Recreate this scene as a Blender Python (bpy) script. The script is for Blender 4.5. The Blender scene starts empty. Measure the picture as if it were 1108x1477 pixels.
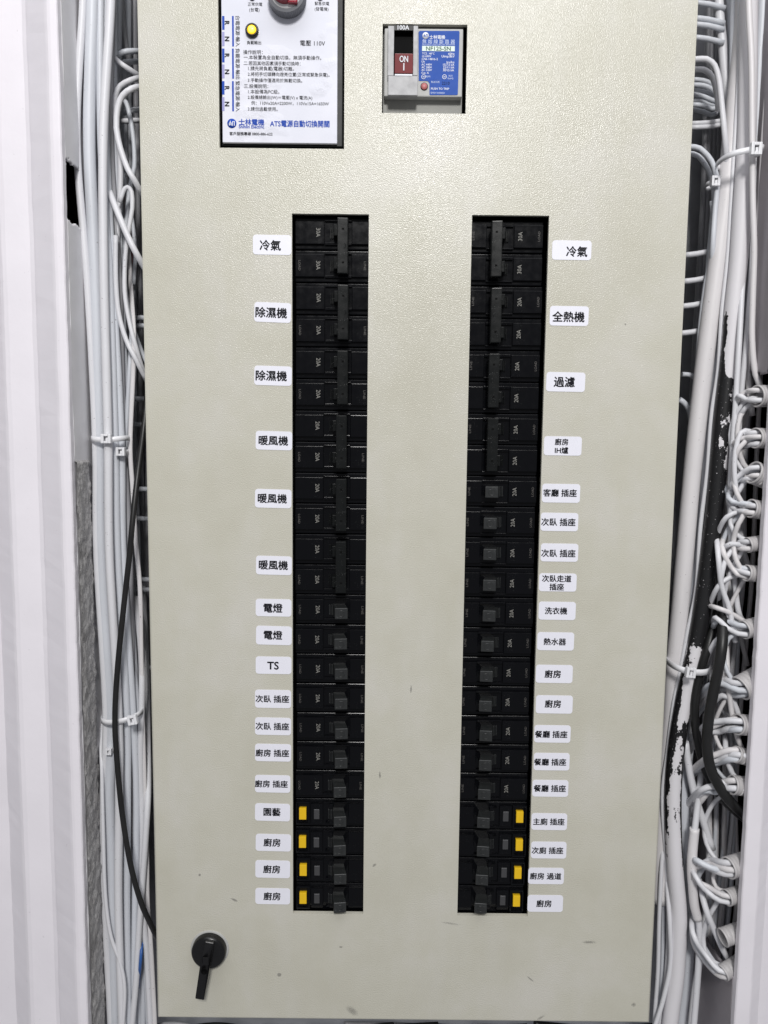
import bpy, bmesh, math, random
from mathutils import Vector, Matrix, noise as mnoise

random.seed(7)
SC = bpy.context.scene
COL = SC.collection
PI = math.pi

# ------------------------------------------------------------------ camera
IW, IH, F = 1108.0, 1477.0, 1109.0
DIST, EYE = 0.673, 1.5
TILT, ROLL = math.radians(5.72), math.radians(0.6)
cam_d = bpy.data.cameras.new('camera')
cam = bpy.data.objects.new('camera', cam_d)
COL.objects.link(cam)
CM = Matrix.Translation((0, -DIST, EYE)) @ Matrix.Rotation(PI / 2 - TILT, 4, 'X') @ Matrix.Rotation(ROLL, 4, 'Z')
cam.matrix_world = CM
cam_d.sensor_fit = 'VERTICAL'
cam_d.sensor_height = 36.0
cam_d.lens = 36.0 * F / IH
cam_d.clip_start, cam_d.clip_end = 0.02, 60
SC.camera = cam

# ------------------------------------------------------------------ light
w = bpy.data.worlds.new('World'); SC.world = w; w.use_nodes = True
bg = w.node_tree.nodes['Background']
bg.inputs[0].default_value = (0.93, 0.94, 1.0, 1); bg.inputs[1].default_value = 0.27

def area(name, loc, target, size, size_y, power, color):
    l = bpy.data.lights.new(name, 'AREA'); l.shape = 'RECTANGLE'; l.size = size; l.size_y = size_y
    l.energy = power; l.color = color
    o = bpy.data.objects.new(name, l); COL.objects.link(o); o.location = loc
    o.rotation_euler = (Vector(target) - Vector(loc)).to_track_quat('-Z', 'Y').to_euler()
    return o
area('ceiling_lamp', (0.08, -2.2, 2.84), (0, 0, 1.5), 0.40, 0.40, 49, (1.0, 0.985, 0.965))
area('ceiling_bounce', (0.1, -0.75, 2.95), (0.1, -0.5, 1.0), 2.2, 1.2, 17, (0.95, 0.96, 1.0))
vs = SC.view_settings
vs.view_transform = 'Standard'; vs.look = 'None'; vs.gamma = 1; vs.use_curve_mapping = False
vs.exposure = 0.0

# ------------------------------------------------------------------ pixel rays onto real planes
R3 = CM.to_3x3(); CO = CM.translation
def ray(px, py): return R3 @ Vector(((px - IW / 2) / F, -(py - IH / 2) / F, -1.0))
def P(px, py, Y=0.0):
    d = ray(px, py); return CO + d * ((Y - CO.y) / d.y)
def PX(px, py, X):
    d = ray(px, py); return CO + d * ((X - CO.x) / d.x)
def mpx(px, py, Y=0.0): return (P(px + 1, py, Y) - P(px, py, Y)).length

# ------------------------------------------------------------------ object helpers
def thing(name, label, cat, loc=(0, 0, 0), group=None, rot=None):
    o = bpy.data.objects.new(name, None); COL.objects.link(o)
    o.empty_display_size = 0.01
    o.location = loc
    if rot: o.rotation_euler = rot
    o['label'] = label; o['category'] = cat
    if group: o['group'] = group
    return o
def tag(o, label, cat, group=None):
    o['label'] = label; o['category'] = cat
    if group: o['group'] = group
    return o

class MB:
    """collects shapes into one mesh; org is subtracted from world coordinates"""
    def __init__(s, org=(0, 0, 0)):
        s.bm = bmesh.new(); s.org = Vector(org)
    def v(s, p): return s.bm.verts.new(Vector(p) - s.org)
    def face(s, pts):
        return s.bm.faces.new([s.v(p) for p in pts])
    def box(s, x0, x1, y0, y1, z0, z1, bev=0.0, seg=2):
        t = bmesh.new()
        vs_ = [t.verts.new((x, y, z)) for x in (x0, x1) for y in (y0, y1) for z in (z0, z1)]
        for f in ((0, 1, 3, 2), (4, 6, 7, 5), (0, 4, 5, 1), (2, 3, 7, 6), (0, 2, 6, 4), (1, 5, 7, 3)):
            t.faces.new([vs_[i] for i in f])
        bmesh.ops.recalc_face_normals(t, faces=t.faces)
        if bev > 0:
            bmesh.ops.bevel(t, geom=t.edges[:] , offset=bev, segments=seg, profile=0.6, affect='EDGES')
        s.merge(t)
    def hexa(s, front, back, bev=0.0, seg=2):
        """two quads (each 4 points, same order) joined into a solid"""
        t = bmesh.new()
        a = [t.verts.new(p) for p in front]; b = [t.verts.new(p) for p in back]
        t.faces.new(a); t.faces.new(b[::-1])
        for i in range(4): t.faces.new((a[i], b[i], b[(i + 1) % 4], a[(i + 1) % 4]))
        bmesh.ops.recalc_face_normals(t, faces=t.faces)
        if bev > 0: bmesh.ops.bevel(t, geom=t.edges[:], offset=bev, segments=seg, profile=0.6, affect='EDGES')
        s.merge(t)
    def merge(s, t, M=None):
        m = {}
        for vv in t.verts:
            m[vv] = s.bm.verts.new((M @ vv.co if M else vv.co) - s.org)
        for f in t.faces:
            try:
                nf = s.bm.faces.new([m[vv] for vv in f.verts]); nf.smooth = f.smooth
            except ValueError: pass
        t.free()
    def lathe(s, c, axis, prof, n=40, ang0=0.0):
        """profile of (radius, height) turned about axis through c"""
        c = Vector(c); ax = Vector(axis).normalized()
        u = ax.orthogonal().normalized(); vv = ax.cross(u)
        rings = []
        for r, h in prof:
            if r < 1e-7: rings.append([s.v(c + ax * h)])
            else: rings.append([s.v(c + ax * h + (u * math.cos(2 * PI * k / n + ang0) + vv * math.sin(2 * PI * k / n + ang0)) * r) for k in range(n)])
        for a, b in zip(rings[:-1], rings[1:]):
            for k in range(n):
                k2 = (k + 1) % n
                q = [a[k] if len(a) > 1 else a[0], a[k2] if len(a) > 1 else None, b[k2] if len(b) > 1 else None, b[k] if len(b) > 1 else b[0]]
                q = [x for x in q if x is not None]
                if len(set(q)) > 2:
                    f = s.bm.faces.new(q); f.smooth = True
    def tube(s, pts, r, n=10, cap=True, flat=1.0, wob=0.0):
        pts = [Vector(p) for p in pts]
        uvl = s.bm.loops.layers.uv.verify()
        T = [(pts[min(i + 1, len(pts) - 1)] - pts[max(i - 1, 0)]).normalized() for i in range(len(pts))]
        nrm = T[0].cross(Vector((0, 1, 0)))
        if nrm.length < 1e-4: nrm = T[0].orthogonal()
        nrm.normalize()
        rings = []
        L = 0
        for i, p in enumerate(pts):
            if i: L += (pts[i] - pts[i - 1]).length
            nrm = (nrm - T[i] * nrm.dot(T[i])).normalized()
            b = T[i].cross(nrm)
            rr = r * (1 + wob * mnoise.noise(Vector((L * 30, r * 1000, p.x * 9))))
            rings.append(([s.v(p + (nrm * math.cos(2 * PI * k / n) + b * flat * math.sin(2 * PI * k / n)) * rr) for k in range(n)], L))
        for (a, la), (b_, lb) in zip(rings[:-1], rings[1:]):
            for k in range(n):
                k2 = (k + 1) % n
                f = s.bm.faces.new((a[k], a[k2], b_[k2], b_[k])); f.smooth = True
                for lp, uv in zip(f.loops, ((k / n, la), ((k + 1) / n, la), ((k + 1) / n, lb), (k / n, lb))):
                    lp[uvl].uv = uv
        if cap:
            s.bm.faces.new(rings[0][0][::-1]); s.bm.faces.new(rings[-1][0])
    def mesh(s, name, mat, smooth_angle=None):
        me = bpy.data.meshes.new(name)
        bmesh.ops.recalc_face_normals(s.bm, faces=s.bm.faces)
        s.bm.to_mesh(me); s.bm.free()
        me.materials.append(mat)
        return me
    def build(s, name, mat, parent=None):
        return put(name, s.mesh(name, mat), parent)

def put(name, me, parent=None, loc=None):
    o = bpy.data.objects.new(name, me); COL.objects.link(o)
    if parent: o.parent = parent
    if loc: o.location = loc
    return o
def copy_tree(o, parent=None):
    c = o.copy(); COL.objects.link(c)
    if parent: c.parent = parent
    for ch in list(o.children): copy_tree(ch, c)
    return c

def spline(pts, step=0.005):
    """Catmull-Rom through 3D points, resampled"""
    pts = [Vector(p) for p in pts]
    if len(pts) == 2: pts = [pts[0], (pts[0] + pts[1]) / 2, pts[1]]
    Q = [pts[0] * 2 - pts[1]] + pts + [pts[-1] * 2 - pts[-2]]
    out = []
    for i in range(1, len(Q) - 2):
        a, b, c, d = Q[i - 1:i + 3]
        n = max(2, int((c - b).length / step))
        for k in range(n):
            t = k / n
            out.append(0.5 * ((2 * b) + (c - a) * t + (2 * a - 5 * b + 4 * c - d) * t * t + (3 * b - a - 3 * c + d) * t ** 3))
    out.append(pts[-1])
    return out

# ------------------------------------------------------------------ materials
class N:
    def __init__(s, name):
        s.m = bpy.data.materials.new(name); s.m.use_nodes = True
        s.t = s.m.node_tree; s.b = s.t.nodes['Principled BSDF']
        s.tc = None
    def n(s, typ, **kw):
        x = s.t.nodes.new(typ)
        for k, v in kw.items(): setattr(x, k, v)
        return x
    def l(s, a, b): s.t.links.new(a, b)
    def coord(s, which='Object'):
        if not s.tc: s.tc = s.n('ShaderNodeTexCoord')
        return s.tc.outputs[which]
    def noise(s, scale, detail=3, rough=0.5, vec=None):
        x = s.n('ShaderNodeTexNoise'); x.inputs['Scale'].default_value = scale
        x.inputs['Detail'].default_value = detail; x.inputs['Roughness'].default_value = rough
        s.l(vec or s.coord(), x.inputs['Vector']); return x.outputs[0]
    def ramp(s, fac, stops):
        x = s.n('ShaderNodeValToRGB'); e = x.color_ramp.elements
        while len(e) < len(stops): e.new(0.5)
        for el, (p, c) in zip(e, stops):
            el.position = p; el.color = (*c, 1) if len(c) == 3 else c
        s.l(fac, x.inputs[0]); return x.outputs[0]
    def math(s, op, a, b=None, c=None, clamp=False):
        x = s.n('ShaderNodeMath', operation=op); x.use_clamp = clamp
        for i, q in enumerate((a, b, c)):
            if q is None: continue
            if hasattr(q, 'links'): s.l(q, x.inputs[i])
            else: x.inputs[i].default_value = q
        return x.outputs[0]
    def mix(s, fac, a, b):
        x = s.n('ShaderNodeMix', data_type='RGBA')
        for sock, q in ((x.inputs[0], fac), (x.inputs[6], a), (x.inputs[7], b)):
            if hasattr(q, 'links'): s.l(q, sock)
            elif isinstance(q, (int, float)): sock.default_value = q
            else: sock.default_value = (*q, 1)
        return x.outputs[2]
    def bump(s, h, strength, dist, chain=None):
        x = s.n('ShaderNodeBump'); x.inputs['Strength'].default_value = strength; x.inputs['Distance'].default_value = dist
        s.l(h, x.inputs['Height'])
        if chain: s.l(chain, x.inputs['Normal'])
        return x.outputs[0]
    def set(s, **kw):
        for k, v in kw.items():
            i = s.b.inputs[k]
            if hasattr(v, 'links'): s.l(v, i)
            elif isinstance(v, tuple): i.default_value = (*v, 1) if len(v) == 3 else v
            else: i.default_value = v
        return s.m

def simple(name, col, rough=0.5, spec=0.5, metal=0.0, var=0.06, scale=60, bump=0.0, bscale=900, bdist=0.0002):
    q = N(name)
    c2 = tuple(x * (1 - var) for x in col); c1 = tuple(min(1, x * (1 + var)) for x in col)
    base = q.ramp(q.noise(scale, 4), [(0.3, c2), (0.7, c1)])
    rr = q.math('MULTIPLY_ADD', q.noise(scale * 1.7, 3), 0.25 * rough, 0.875 * rough)
    q.set(**{'Base Color': base, 'Roughness': rr, 'Specular IOR Level': spec, 'Metallic': metal})
    if bump: q.set(Normal=q.bump(q.noise(bscale, 3), bump, bdist))
    return q.m

def emit(name, col, strength):
    q = N(name); q.set(**{'Base Color': col, 'Emission Color': col, 'Emission Strength': strength, 'Roughness': 0.25}); return q.m

M = {}
# door paint: beige-grey powder coat, orange peel, faint mottling, small scuffs
def door_paint():
    q = N('beige_powder_coat')
    mott = q.noise(11, 4, 0.6)
    base = q.ramp(mott, [(0.32, (0.503, 0.488, 0.408)), (0.5, (0.533, 0.519, 0.442)), (0.68, (0.568, 0.552, 0.492))])
    sep = q.n('ShaderNodeSeparateXYZ'); q.l(q.coord(), sep.inputs[0])
    total = None; zdoor = P(580, 1472).z
    # scuffs: (px, py, half width px, half height px, slope, threshold)
    for (sx, sy, hw, hh, sl, th) in ((650, 1332, 26, 3.2, 0.15, 0.55), (850, 1359, 16, 3.5, 0.0, 0.5), (508, 1458, 14, 10, 0.5, 0.52),
                                     (914, 1449, 5, 5, 0.0, 0.5), (765, 1412, 7, 2, 0.8, 0.45), (593, 994, 1.6, 7, 0.0, 0.4),
                                     (548, 1118, 2, 7, 0.4, 0.45), (403, 1406, 3.2, 3.2, 0, 0.3), (288, 1262, 2, 2, 0, 0.3), (338, 1298, 7, 3, 0.4, 0.45),
                                     (492, 1366, 4, 2, 0, 0.45), (540, 1248, 4, 3, -0.5, 0.45), 
                                     (780, 1468, 9, 4, -0.6, 0.52), (902, 468, 2, 2, 0, 0.45), (210, 845, 3, 4, 0, 0.5)):
        p = P(sx, sy); k = mpx(sx, sy)
        dx = q.math('SUBTRACT', sep.outputs[0], p.x); dz = q.math('SUBTRACT', sep.outputs[2], p.z - zdoor)
        dz = q.math('MULTIPLY_ADD', dx, sl, dz)
        a = q.math('DIVIDE', dx, hw * k); b = q.math('DIVIDE', dz, hh * k)
        r2 = q.math('ADD', q.math('MULTIPLY', a, a), q.math('MULTIPLY', b, b))
        m = q.math('SUBTRACT', 1.0, r2, clamp=True)
        m = q.math('MULTIPLY', m, 1.0)
        m2 = q.math('GREATER_THAN', q.math('ADD', q.math('MULTIPLY', m, 0.35), q.noise(2200 if hw > 5 else 1300, 3, 0.7)), th + 0.27)
        m3 = q.math('MULTIPLY', m2, q.math('GREATER_THAN', m, 0.02))
        total = m3 if total is None else q.math('MAXIMUM', total, m3)
    col = q.mix(q.math('MULTIPLY', total, 0.6), base, (0.10, 0.095, 0.09))
    # faint wiped smears
    sm = q.n('ShaderNodeMapping'); sm.inputs['Scale'].default_value = (30, 1, 7); q.l(q.coord(), sm.inputs['Vector'])
    smear = q.ramp(q.noise(1.0, 4, 0.6, sm.outputs[0]), [(0.5, (0, 0, 0)), (0.75, (1, 1, 1))])
    col = q.mix(q.math('MULTIPLY', smear, 0.16), col, (0.62, 0.61, 0.60))
    h1 = q.noise(1000, 2, 0.45); h2 = q.noise(1900, 2)
    nrm = q.bump(h1, 0.5, 0.0006)
    nrm = q.bump(h2, 0.12, 0.0002, nrm)
    rg = q.math('MULTIPLY_ADD', q.noise(9, 3), 0.26, 0.11)
    return q.set(**{'Base Color': col, 'Roughness': rg, 'Specular IOR Level': 0.36, 'Normal': nrm})

def plastic_dark(name, col, rough=0.3, dust=0.25, spec=0.22):
    q = N(name)
    sp = q.math('GREATER_THAN', q.noise(1400, 3, 0.7), 0.66)
    patch = q.ramp(q.noise(110, 3), [(0.5, (0, 0, 0)), (0.75, (1, 1, 1))])
    d = q.math('MULTIPLY', q.math('MULTIPLY', sp, patch), dust)
    c = q.mix(d, col, (0.35, 0.36, 0.35))
    rr = q.math('MULTIPLY_ADD', q.noise(160, 3), 0.22, rough - 0.1)
    return q.set(**{'Base Color': c, 'Roughness': rr, 'Specular IOR Level': spec, 'Normal': q.bump(q.noise(1800, 2), 0.08, 0.0002)})

def cable_white(name, col, dirt=0.2):
    q = N(name)
    mp = q.n('ShaderNodeMapping'); mp.inputs['Scale'].default_value = (1, 1, 0.12); q.l(q.coord(), mp.inputs['Vector'])
    d = q.ramp(q.noise(90, 4, 0.65, mp.outputs[0]), [(0.46, (0, 0, 0)), (0.8, (1, 1, 1))])
    c = q.mix(q.math('MULTIPLY', d, dirt), col, tuple(x * 0.6 for x in col))
    sp = q.math('GREATER_THAN', q.noise(420, 2), 0.735)
    c = q.mix(q.math('MULTIPLY', sp, 0.5), c, (0.12, 0.10, 0.10))
    return q.set(**{'Base Color': c, 'Roughness': 0.42, 'Specular IOR Level': 0.4, 'Normal': q.bump(q.noise(500, 3), 0.15, 0.0003)})

def painted_wall(name, col, rough=0.45, bumpd=0.0006, streak=0.1):
    q = N(name)
    c = q.ramp(q.noise(22, 4), [(0.3, tuple(x * (1 - streak) for x in col)), (0.7, col)])
    n1 = q.bump(q.noise(45, 3), 0.25, bumpd * 2); n2 = q.bump(q.noise(420, 3), 0.2, bumpd * 0.4, n1)
    sp = q.math('GREATER_THAN', q.noise(260, 2), 0.76)
    c = q.mix(q.math('MULTIPLY', sp, 0.3), c, tuple(x * 0.55 for x in col))
    return q.set(**{'Base Color': c, 'Roughness': rough, 'Specular IOR Level': 0.45, 'Normal': n2})

def concrete(name):
    q = N(name)
    c = q.ramp(q.noise(70, 6, 0.7), [(0.25, (0.24, 0.23, 0.225)), (0.5, (0.42, 0.41, 0.405)), (0.75, (0.54, 0.53, 0.525))])
    vor = q.n('ShaderNodeTexVoronoi'); vor.inputs['Scale'].default_value = 330; q.l(q.coord(), vor.inputs['Vector'])
    pits = q.math('LESS_THAN', vor.outputs['Distance'], 0.2)
    big = q.math('GREATER_THAN', q.noise(150, 2), 0.55)
    pm = q.math('MULTIPLY', pits, big)
    c = q.mix(q.math('MULTIPLY', pm, 0.6), c, (0.04, 0.035, 0.035))
    n1 = q.bump(q.noise(190, 5, 0.7), 0.7, 0.0022); n2 = q.bump(pm, -0.6, 0.001, n1)
    return q.set(**{'Base Color': c, 'Roughness': 0.9, 'Specular IOR Level': 0.2, 'Normal': n2})

def brick_dark(name):
    q = N(name)
    c = q.ramp(q.noise(60, 6, 0.7), [(0.3, (0.012, 0.009, 0.008)), (0.55, (0.05, 0.03, 0.025)), (0.8, (0.13, 0.085, 0.07))])
    return q.set(**{'Base Color': c, 'Roughness': 0.95, 'Specular IOR Level': 0.1, 'Normal': q.bump(q.noise(150, 5), 0.9, 0.004)})

def chipped(name):
    """black conduit that has been over-painted white; the paint is chipped (UV.y = metres along the conduit from its top end)"""
    q = N(name)
    sep = q.n('ShaderNodeSeparateXYZ'); q.l(q.coord('UV'), sep.inputs[0])
    u, v = sep.outputs[0], sep.outputs[1]
    mp = q.n('ShaderNodeMapping'); mp.inputs['Scale'].default_value = (1, 1, 0.45); q.l(q.coord(), mp.inputs['Vector'])
    objn = q.noise(85, 3, 0.6, mp.outputs[0]); fine = q.noise(330, 4, 0.7)
    nn = q.math('ADD', q.math('MULTIPLY', objn, 0.8), q.math('MULTIPLY', fine, 0.3))
    r = q.n('ShaderNodeValToRGB'); r.name = 'paint_left'; e = r.color_ramp.elements
    while len(e) < len(CHIP): e.new(0.5)
    q.l(v, r.inputs[0])
    r2 = q.n('ShaderNodeValToRGB'); r2.name = 'edge_wear'; e = r2.color_ramp.elements
    while len(e) < len(WEAR): e.new(0.5)
    q.l(v, r2.inputs[0])
    sg = q.n('ShaderNodeSeparateColor'); q.l(r2.outputs[0], sg.inputs[0])
    # wear along the two flanks of the conduit: u = 0.08 faces the wall, u = 0.42 faces the cabinet
    def flank(u0, amount):
        d = q.math('ABSOLUTE', q.math('SUBTRACT', u, u0))
        return q.math('MULTIPLY', q.math('SUBTRACT', 1.0, q.math('DIVIDE', d, 0.13), clamp=True), amount)
    wear = q.math('ADD', flank(0.04, sg.outputs[0]), flank(0.46, sg.outputs[1]))
    amt = q.math('SUBTRACT', r.outputs[0], wear)
    paint = q.math('GREATER_THAN', q.math('ADD', amt, q.math('MULTIPLY', q.math('SUBTRACT', nn, 0.55), 2.0)), 0.5)
    speck = q.math('GREATER_THAN', q.noise(700, 2), 0.72)
    paint = q.math('MAXIMUM', paint, q.math('MULTIPLY', speck, 0.8))
    c = q.mix(paint, (0.012, 0.012, 0.013), (0.68, 0.665, 0.685))
    n1 = q.bump(paint, 0.8, 0.0004)
    return q.set(**{'Base Color': c, 'Roughness': q.math('MULTIPLY_ADD', paint, 0.05, 0.4), 'Specular IOR Level': 0.35, 'Normal': n1})
# filled below once the conduit's length is known
WEAR = [0] * 10
CHIP = [(0.0, 1.2), (0.40, 1.2), (0.45, 0.62), (0.50, 0.12), (0.58, 0.16), (0.70, 0.02), (0.845, 0.12), (0.865, 0.72), (0.93, 0.45), (0.96, 0.62), (0.999, 0.7)]

M['door'] = door_paint()
M['box'] = simple('box_grey_paint', (0.17, 0.175, 0.17), 0.5)
M['black'] = plastic_dark('black_breaker_plastic', (0.0024, 0.0026, 0.0036), 0.18, 0.2, 0.20)
M['toggle'] = plastic_dark('toggle_plastic', (0.0052, 0.006, 0.006), 0.26, 1.0, 0.25)
M['knob'] = plastic_dark('single_toggle_plastic', (0.018, 0.0195, 0.0195), 0.3, 1.0, 0.6)  # lighter, glossier toggle plastic for the single handles
M['pocket'] = simple('pocket_black', (0.003, 0.003, 0.003), 0.7, 0.06)
M['latch'] = plastic_dark('latch_plastic', (0.006, 0.006, 0.0065), 0.26, 0.2, 0.4)
M['paper'] = simple('label_paper', (0.79, 0.79, 0.86), 0.38, 0.5, var=0.015)
M['ink'] = simple('black_ink', (0.010, 0.010, 0.014), 0.6, 0.12)
M['mark'] = simple('grey_print', (0.23, 0.225, 0.205), 0.5, 0.3, var=0.2, scale=300)
M['mark_dim'] = simple('dim_grey_print', (0.085, 0.08, 0.075), 0.5, 0.3, var=0.25, scale=300)
M['yellow'] = simple('yellow_button', (0.80, 0.50, 0.012), 0.4, 0.4, var=0.04)
M['clear'] = simple('smoky_window', (0.045, 0.045, 0.047), 0.15, 0.8)
M['bezel'] = simple('black_bezel', (0.005, 0.006, 0.006), 0.4, 0.2)
def film_plate():
    q = N('film_covered_white_plate')
    c = q.ramp(q.noise(18, 3), [(0.35, (0.66, 0.67, 0.74)), (0.65, (0.73, 0.735, 0.80))])
    vor = q.n('ShaderNodeTexVoronoi'); vor.feature = 'DISTANCE_TO_EDGE'; vor.inputs['Scale'].default_value = 60
    wv = q.noise(120, 5, 0.75)
    msk = q.ramp(q.noise(24, 2), [(0.54, (0, 0, 0)), (0.66, (1, 1, 1))])
    n1 = q.bump(q.math('MULTIPLY', wv, msk), 0.7, 0.0022)
    n1 = q.bump(q.noise(20, 2), 0.35, 0.003, n1)
    return q.set(**{'Base Color': c, 'Roughness': 0.5, 'Specular IOR Level': 0.2, 'Normal': n1, 'Coat Weight': 0.6, 'Coat Roughness': 0.06})
M['plate'] = film_plate()
M['blue'] = simple('blue_print', (0.012, 0.065, 0.40), 0.5, 0.15, var=0.03)
M['mauve'] = simple('mauve_print', (0.27, 0.27, 0.52), 0.45, 0.4, var=0.03)
M['grey_plastic'] = simple('grey_knob_plastic', (0.17, 0.175, 0.19), 0.42, 0.4)
M['white_plastic'] = simple('white_plastic', (0.80, 0.79, 0.79), 0.35, 0.5, var=0.02)
M['red'] = simple('dark_red_plastic', (0.27, 0.012, 0.028), 0.16, 0.7, var=0.05)
M['maroon'] = simple('maroon_toggle', (0.20, 0.032, 0.035), 0.4, 0.4, var=0.05)
M['pinkred'] = simple('trip_button_red', (0.42, 0.13, 0.13), 0.4, 0.4)
M['lamp'] = emit('lit_yellow_lamp', (1.0, 0.62, 0.03), 1.0)
M['lamp_core'] = emit('lit_lamp_core', (1.0, 0.85, 0.10), 1.3)
M['case'] = simple('light_grey_case', (0.42, 0.42, 0.405), 0.5, 0.25, var=0.05, scale=90, bump=0.06)
M['case_dark'] = simple('grey_case_base', (0.33, 0.33, 0.31), 0.6, 0.25)
M['silver'] = simple('scuffed_silver_cover', (0.36, 0.36, 0.365), 0.5, 0.2, metal=0.1, var=0.14, scale=130)
M['nameplate'] = simple('blue_nameplate', (0.016, 0.075, 0.36), 0.5, 0.15, var=0.06)
M['white_print'] = simple('white_print', (0.80, 0.82, 0.86), 0.45, 0.3, var=0.02)
M['pale_print'] = simple('pale_blue_print', (0.50, 0.58, 0.78), 0.45, 0.3, var=0.05)
M['green_print'] = simple('dark_green_print', (0.01, 0.09, 0.04), 0.45, 0.3)
M['band'] = simple('pale_band', (0.62, 0.72, 0.66), 0.45, 0.3, var=0.03)
M['trim'] = painted_wall('white_trim_paint', (0.80, 0.77, 0.81), 0.4, 0.0005, 0.05)
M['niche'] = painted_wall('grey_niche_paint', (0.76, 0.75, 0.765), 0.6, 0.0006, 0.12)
M['niche_dark'] = painted_wall('mauve_grey_niche_dimmed', (0.34, 0.315, 0.335), 0.65, 0.0006, 0.12)  # niche paint darkened to put the far wall's dim light into its colour
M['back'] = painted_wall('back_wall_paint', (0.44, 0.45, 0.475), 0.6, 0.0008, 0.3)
M['concrete'] = concrete('rough_cement')
M['brick'] = brick_dark('dark_brick_cavity')
M['c1'] = cable_white('white_cable', (0.675, 0.675, 0.70))
M['c2'] = cable_white('cool_white_cable', (0.60, 0.62, 0.66), 0.3)
M['c3'] = cable_white('warm_white_cable', (0.685, 0.665, 0.67), 0.25)
M['c4'] = cable_white('shaded_grey_cable', (0.36, 0.36, 0.38), 0.5)  # cable white darkened, so the shade at the back is in its colour
M['sleeve'] = cable_white('off_white_conduit', (0.47, 0.455, 0.455), 0.5)
M['tie'] = simple('nylon_tie', (0.74, 0.74, 0.76), 0.3, 0.5, var=0.04)
M['cblack'] = simple('black_cable', (0.012, 0.012, 0.012), 0.4, 0.4, var=0.2)
M['cblue'] = simple('blue_cable', (0.03, 0.10, 0.32), 0.4, 0.4)
M['cred'] = simple('dark_red_wire', (0.16, 0.02, 0.03), 0.45, 0.4)
M['chip'] = chipped('chipped_white_on_black')

# ------------------------------------------------------------------ text
def text_mesh(name, body, mat, width=None, height=None, bold=0.0, ang=0.0, spacing=1.0, res=3, shear=0.0, track=1.0):
    """flat lettering in the XZ plane facing -Y, centred on its own origin; width / height in metres of the unrotated text"""
    c = bpy.data.curves.new(name, 'FONT'); c.body = body; c.size = 1.0; c.offset = 0.0; c.resolution_u = res
    c.align_x = 'CENTER'; c.space_character = track; c.space_line = spacing; c.shear = shear
    o = bpy.data.objects.new(name, c); COL.objects.link(o)
    dg = bpy.context.evaluated_depsgraph_get()
    me = bpy.data.meshes.new_from_object(o.evaluated_get(dg))
    bpy.data.objects.remove(o); bpy.data.curves.remove(c)
    xs = [v.co.x for v in me.vertices]; ys = [v.co.y for v in me.vertices]
    cx, cy = (min(xs) + max(xs)) / 2, (min(ys) + max(ys)) / 2
    sw, sh = max(xs) - min(xs), max(ys) - min(ys)
    kx = width / sw if width else height / sh
    ky = height / sh if height else kx
    ca, sa = math.cos(ang), math.sin(ang)
    for v in me.vertices:
        x, y = (v.co.x - cx) * kx, (v.co.y - cy) * ky
        v.co = (x * ca - y * sa, 0, x * sa + y * ca)
    if bold > 0:                                            # heavier strokes: the same outline laid over itself, shifted by a hair
        b2 = bmesh.new(); b2.from_mesh(me); g0 = b2.verts[:] + b2.edges[:] + b2.faces[:]
        d = bold * 1.3 * kx
        for n_, (sx, sz) in enumerate(((d, 0), (-d, 0), (0, d), (0, -d))):
            dup = bmesh.ops.duplicate(b2, geom=g0)
            for e in dup['geom']:
                if isinstance(e, bmesh.types.BMVert): e.co += Vector((sx * ca - sz * sa, 0.000012 * (n_ + 1), sx * sa + sz * ca))
        b2.to_mesh(me); b2.free()
    me.name = name; me.materials.clear(); me.materials.append(mat)
    return me

def text_at(name, body, mat, parent, px, py, Y, wpx=None, hpx=None, bold=0.0, ang=0.0, align='c', **kw):
    """text whose centre (or left / right end) stands at the picture position px,py on the plane Y; parent is an unrotated thing"""
    k = mpx(px, py, Y)
    me = text_mesh(name, body, mat, wpx * k if wpx else None, hpx * k if hpx else None, bold, ang, **kw)
    p = P(px, py, Y)
    if align != 'c':
        xs = [v.co.x for v in me.vertices]
        p.x += (max(xs) if align == 'l' else -max(xs))
    o = put(name, me, parent)
    q = parent; off = Vector((0, 0, 0))
    while q: off += q.location; q = q.parent
    o.location = p - off
    return o

def flat_rect(mb, px0, py0, px1, py1, Y, t=0.0002):
    a, b = P(px0, py0, Y), P(px1, py1, Y)
    mb.box(min(a.x, b.x), max(a.x, b.x), Y, Y + t, min(a.z, b.z), max(a.z, b.z))

def avg_rect(x0t, x0b, x1t, x1b, yt, yb, Y=0.0):
    """world rectangle (X0, X1, Ztop, Zbottom) of a picture rectangle given by its corners"""
    xm = (x0t + x1t) / 2
    X0 = (P(x0t, yt, Y).x + P(x0b, yb, Y).x) / 2; X1 = (P(x1t, yt, Y).x + P(x1b, yb, Y).x) / 2
    return X0, X1, P((x0t + x1t) / 2, yt, Y).z, P((x0b + x1b) / 2, yb, Y).z

# ------------------------------------------------------------------ the niche (setting)
ZT, ZB = P(554, -260).z, P(554, 1640).z
EDGE_L = -0.026                                             # depth of the trim's niche edge
XL = (P(84, 0, EDGE_L).x + P(127, 1477, EDGE_L).x) / 2
XR = (P(1107, 700, EDGE_L).x + P(1057, 1477, EDGE_L).x) / 2
YB = 0.135
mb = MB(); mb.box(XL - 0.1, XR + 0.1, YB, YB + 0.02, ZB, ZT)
o = mb.build('back_wall', M['back']); o['kind'] = 'structure'

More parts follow.
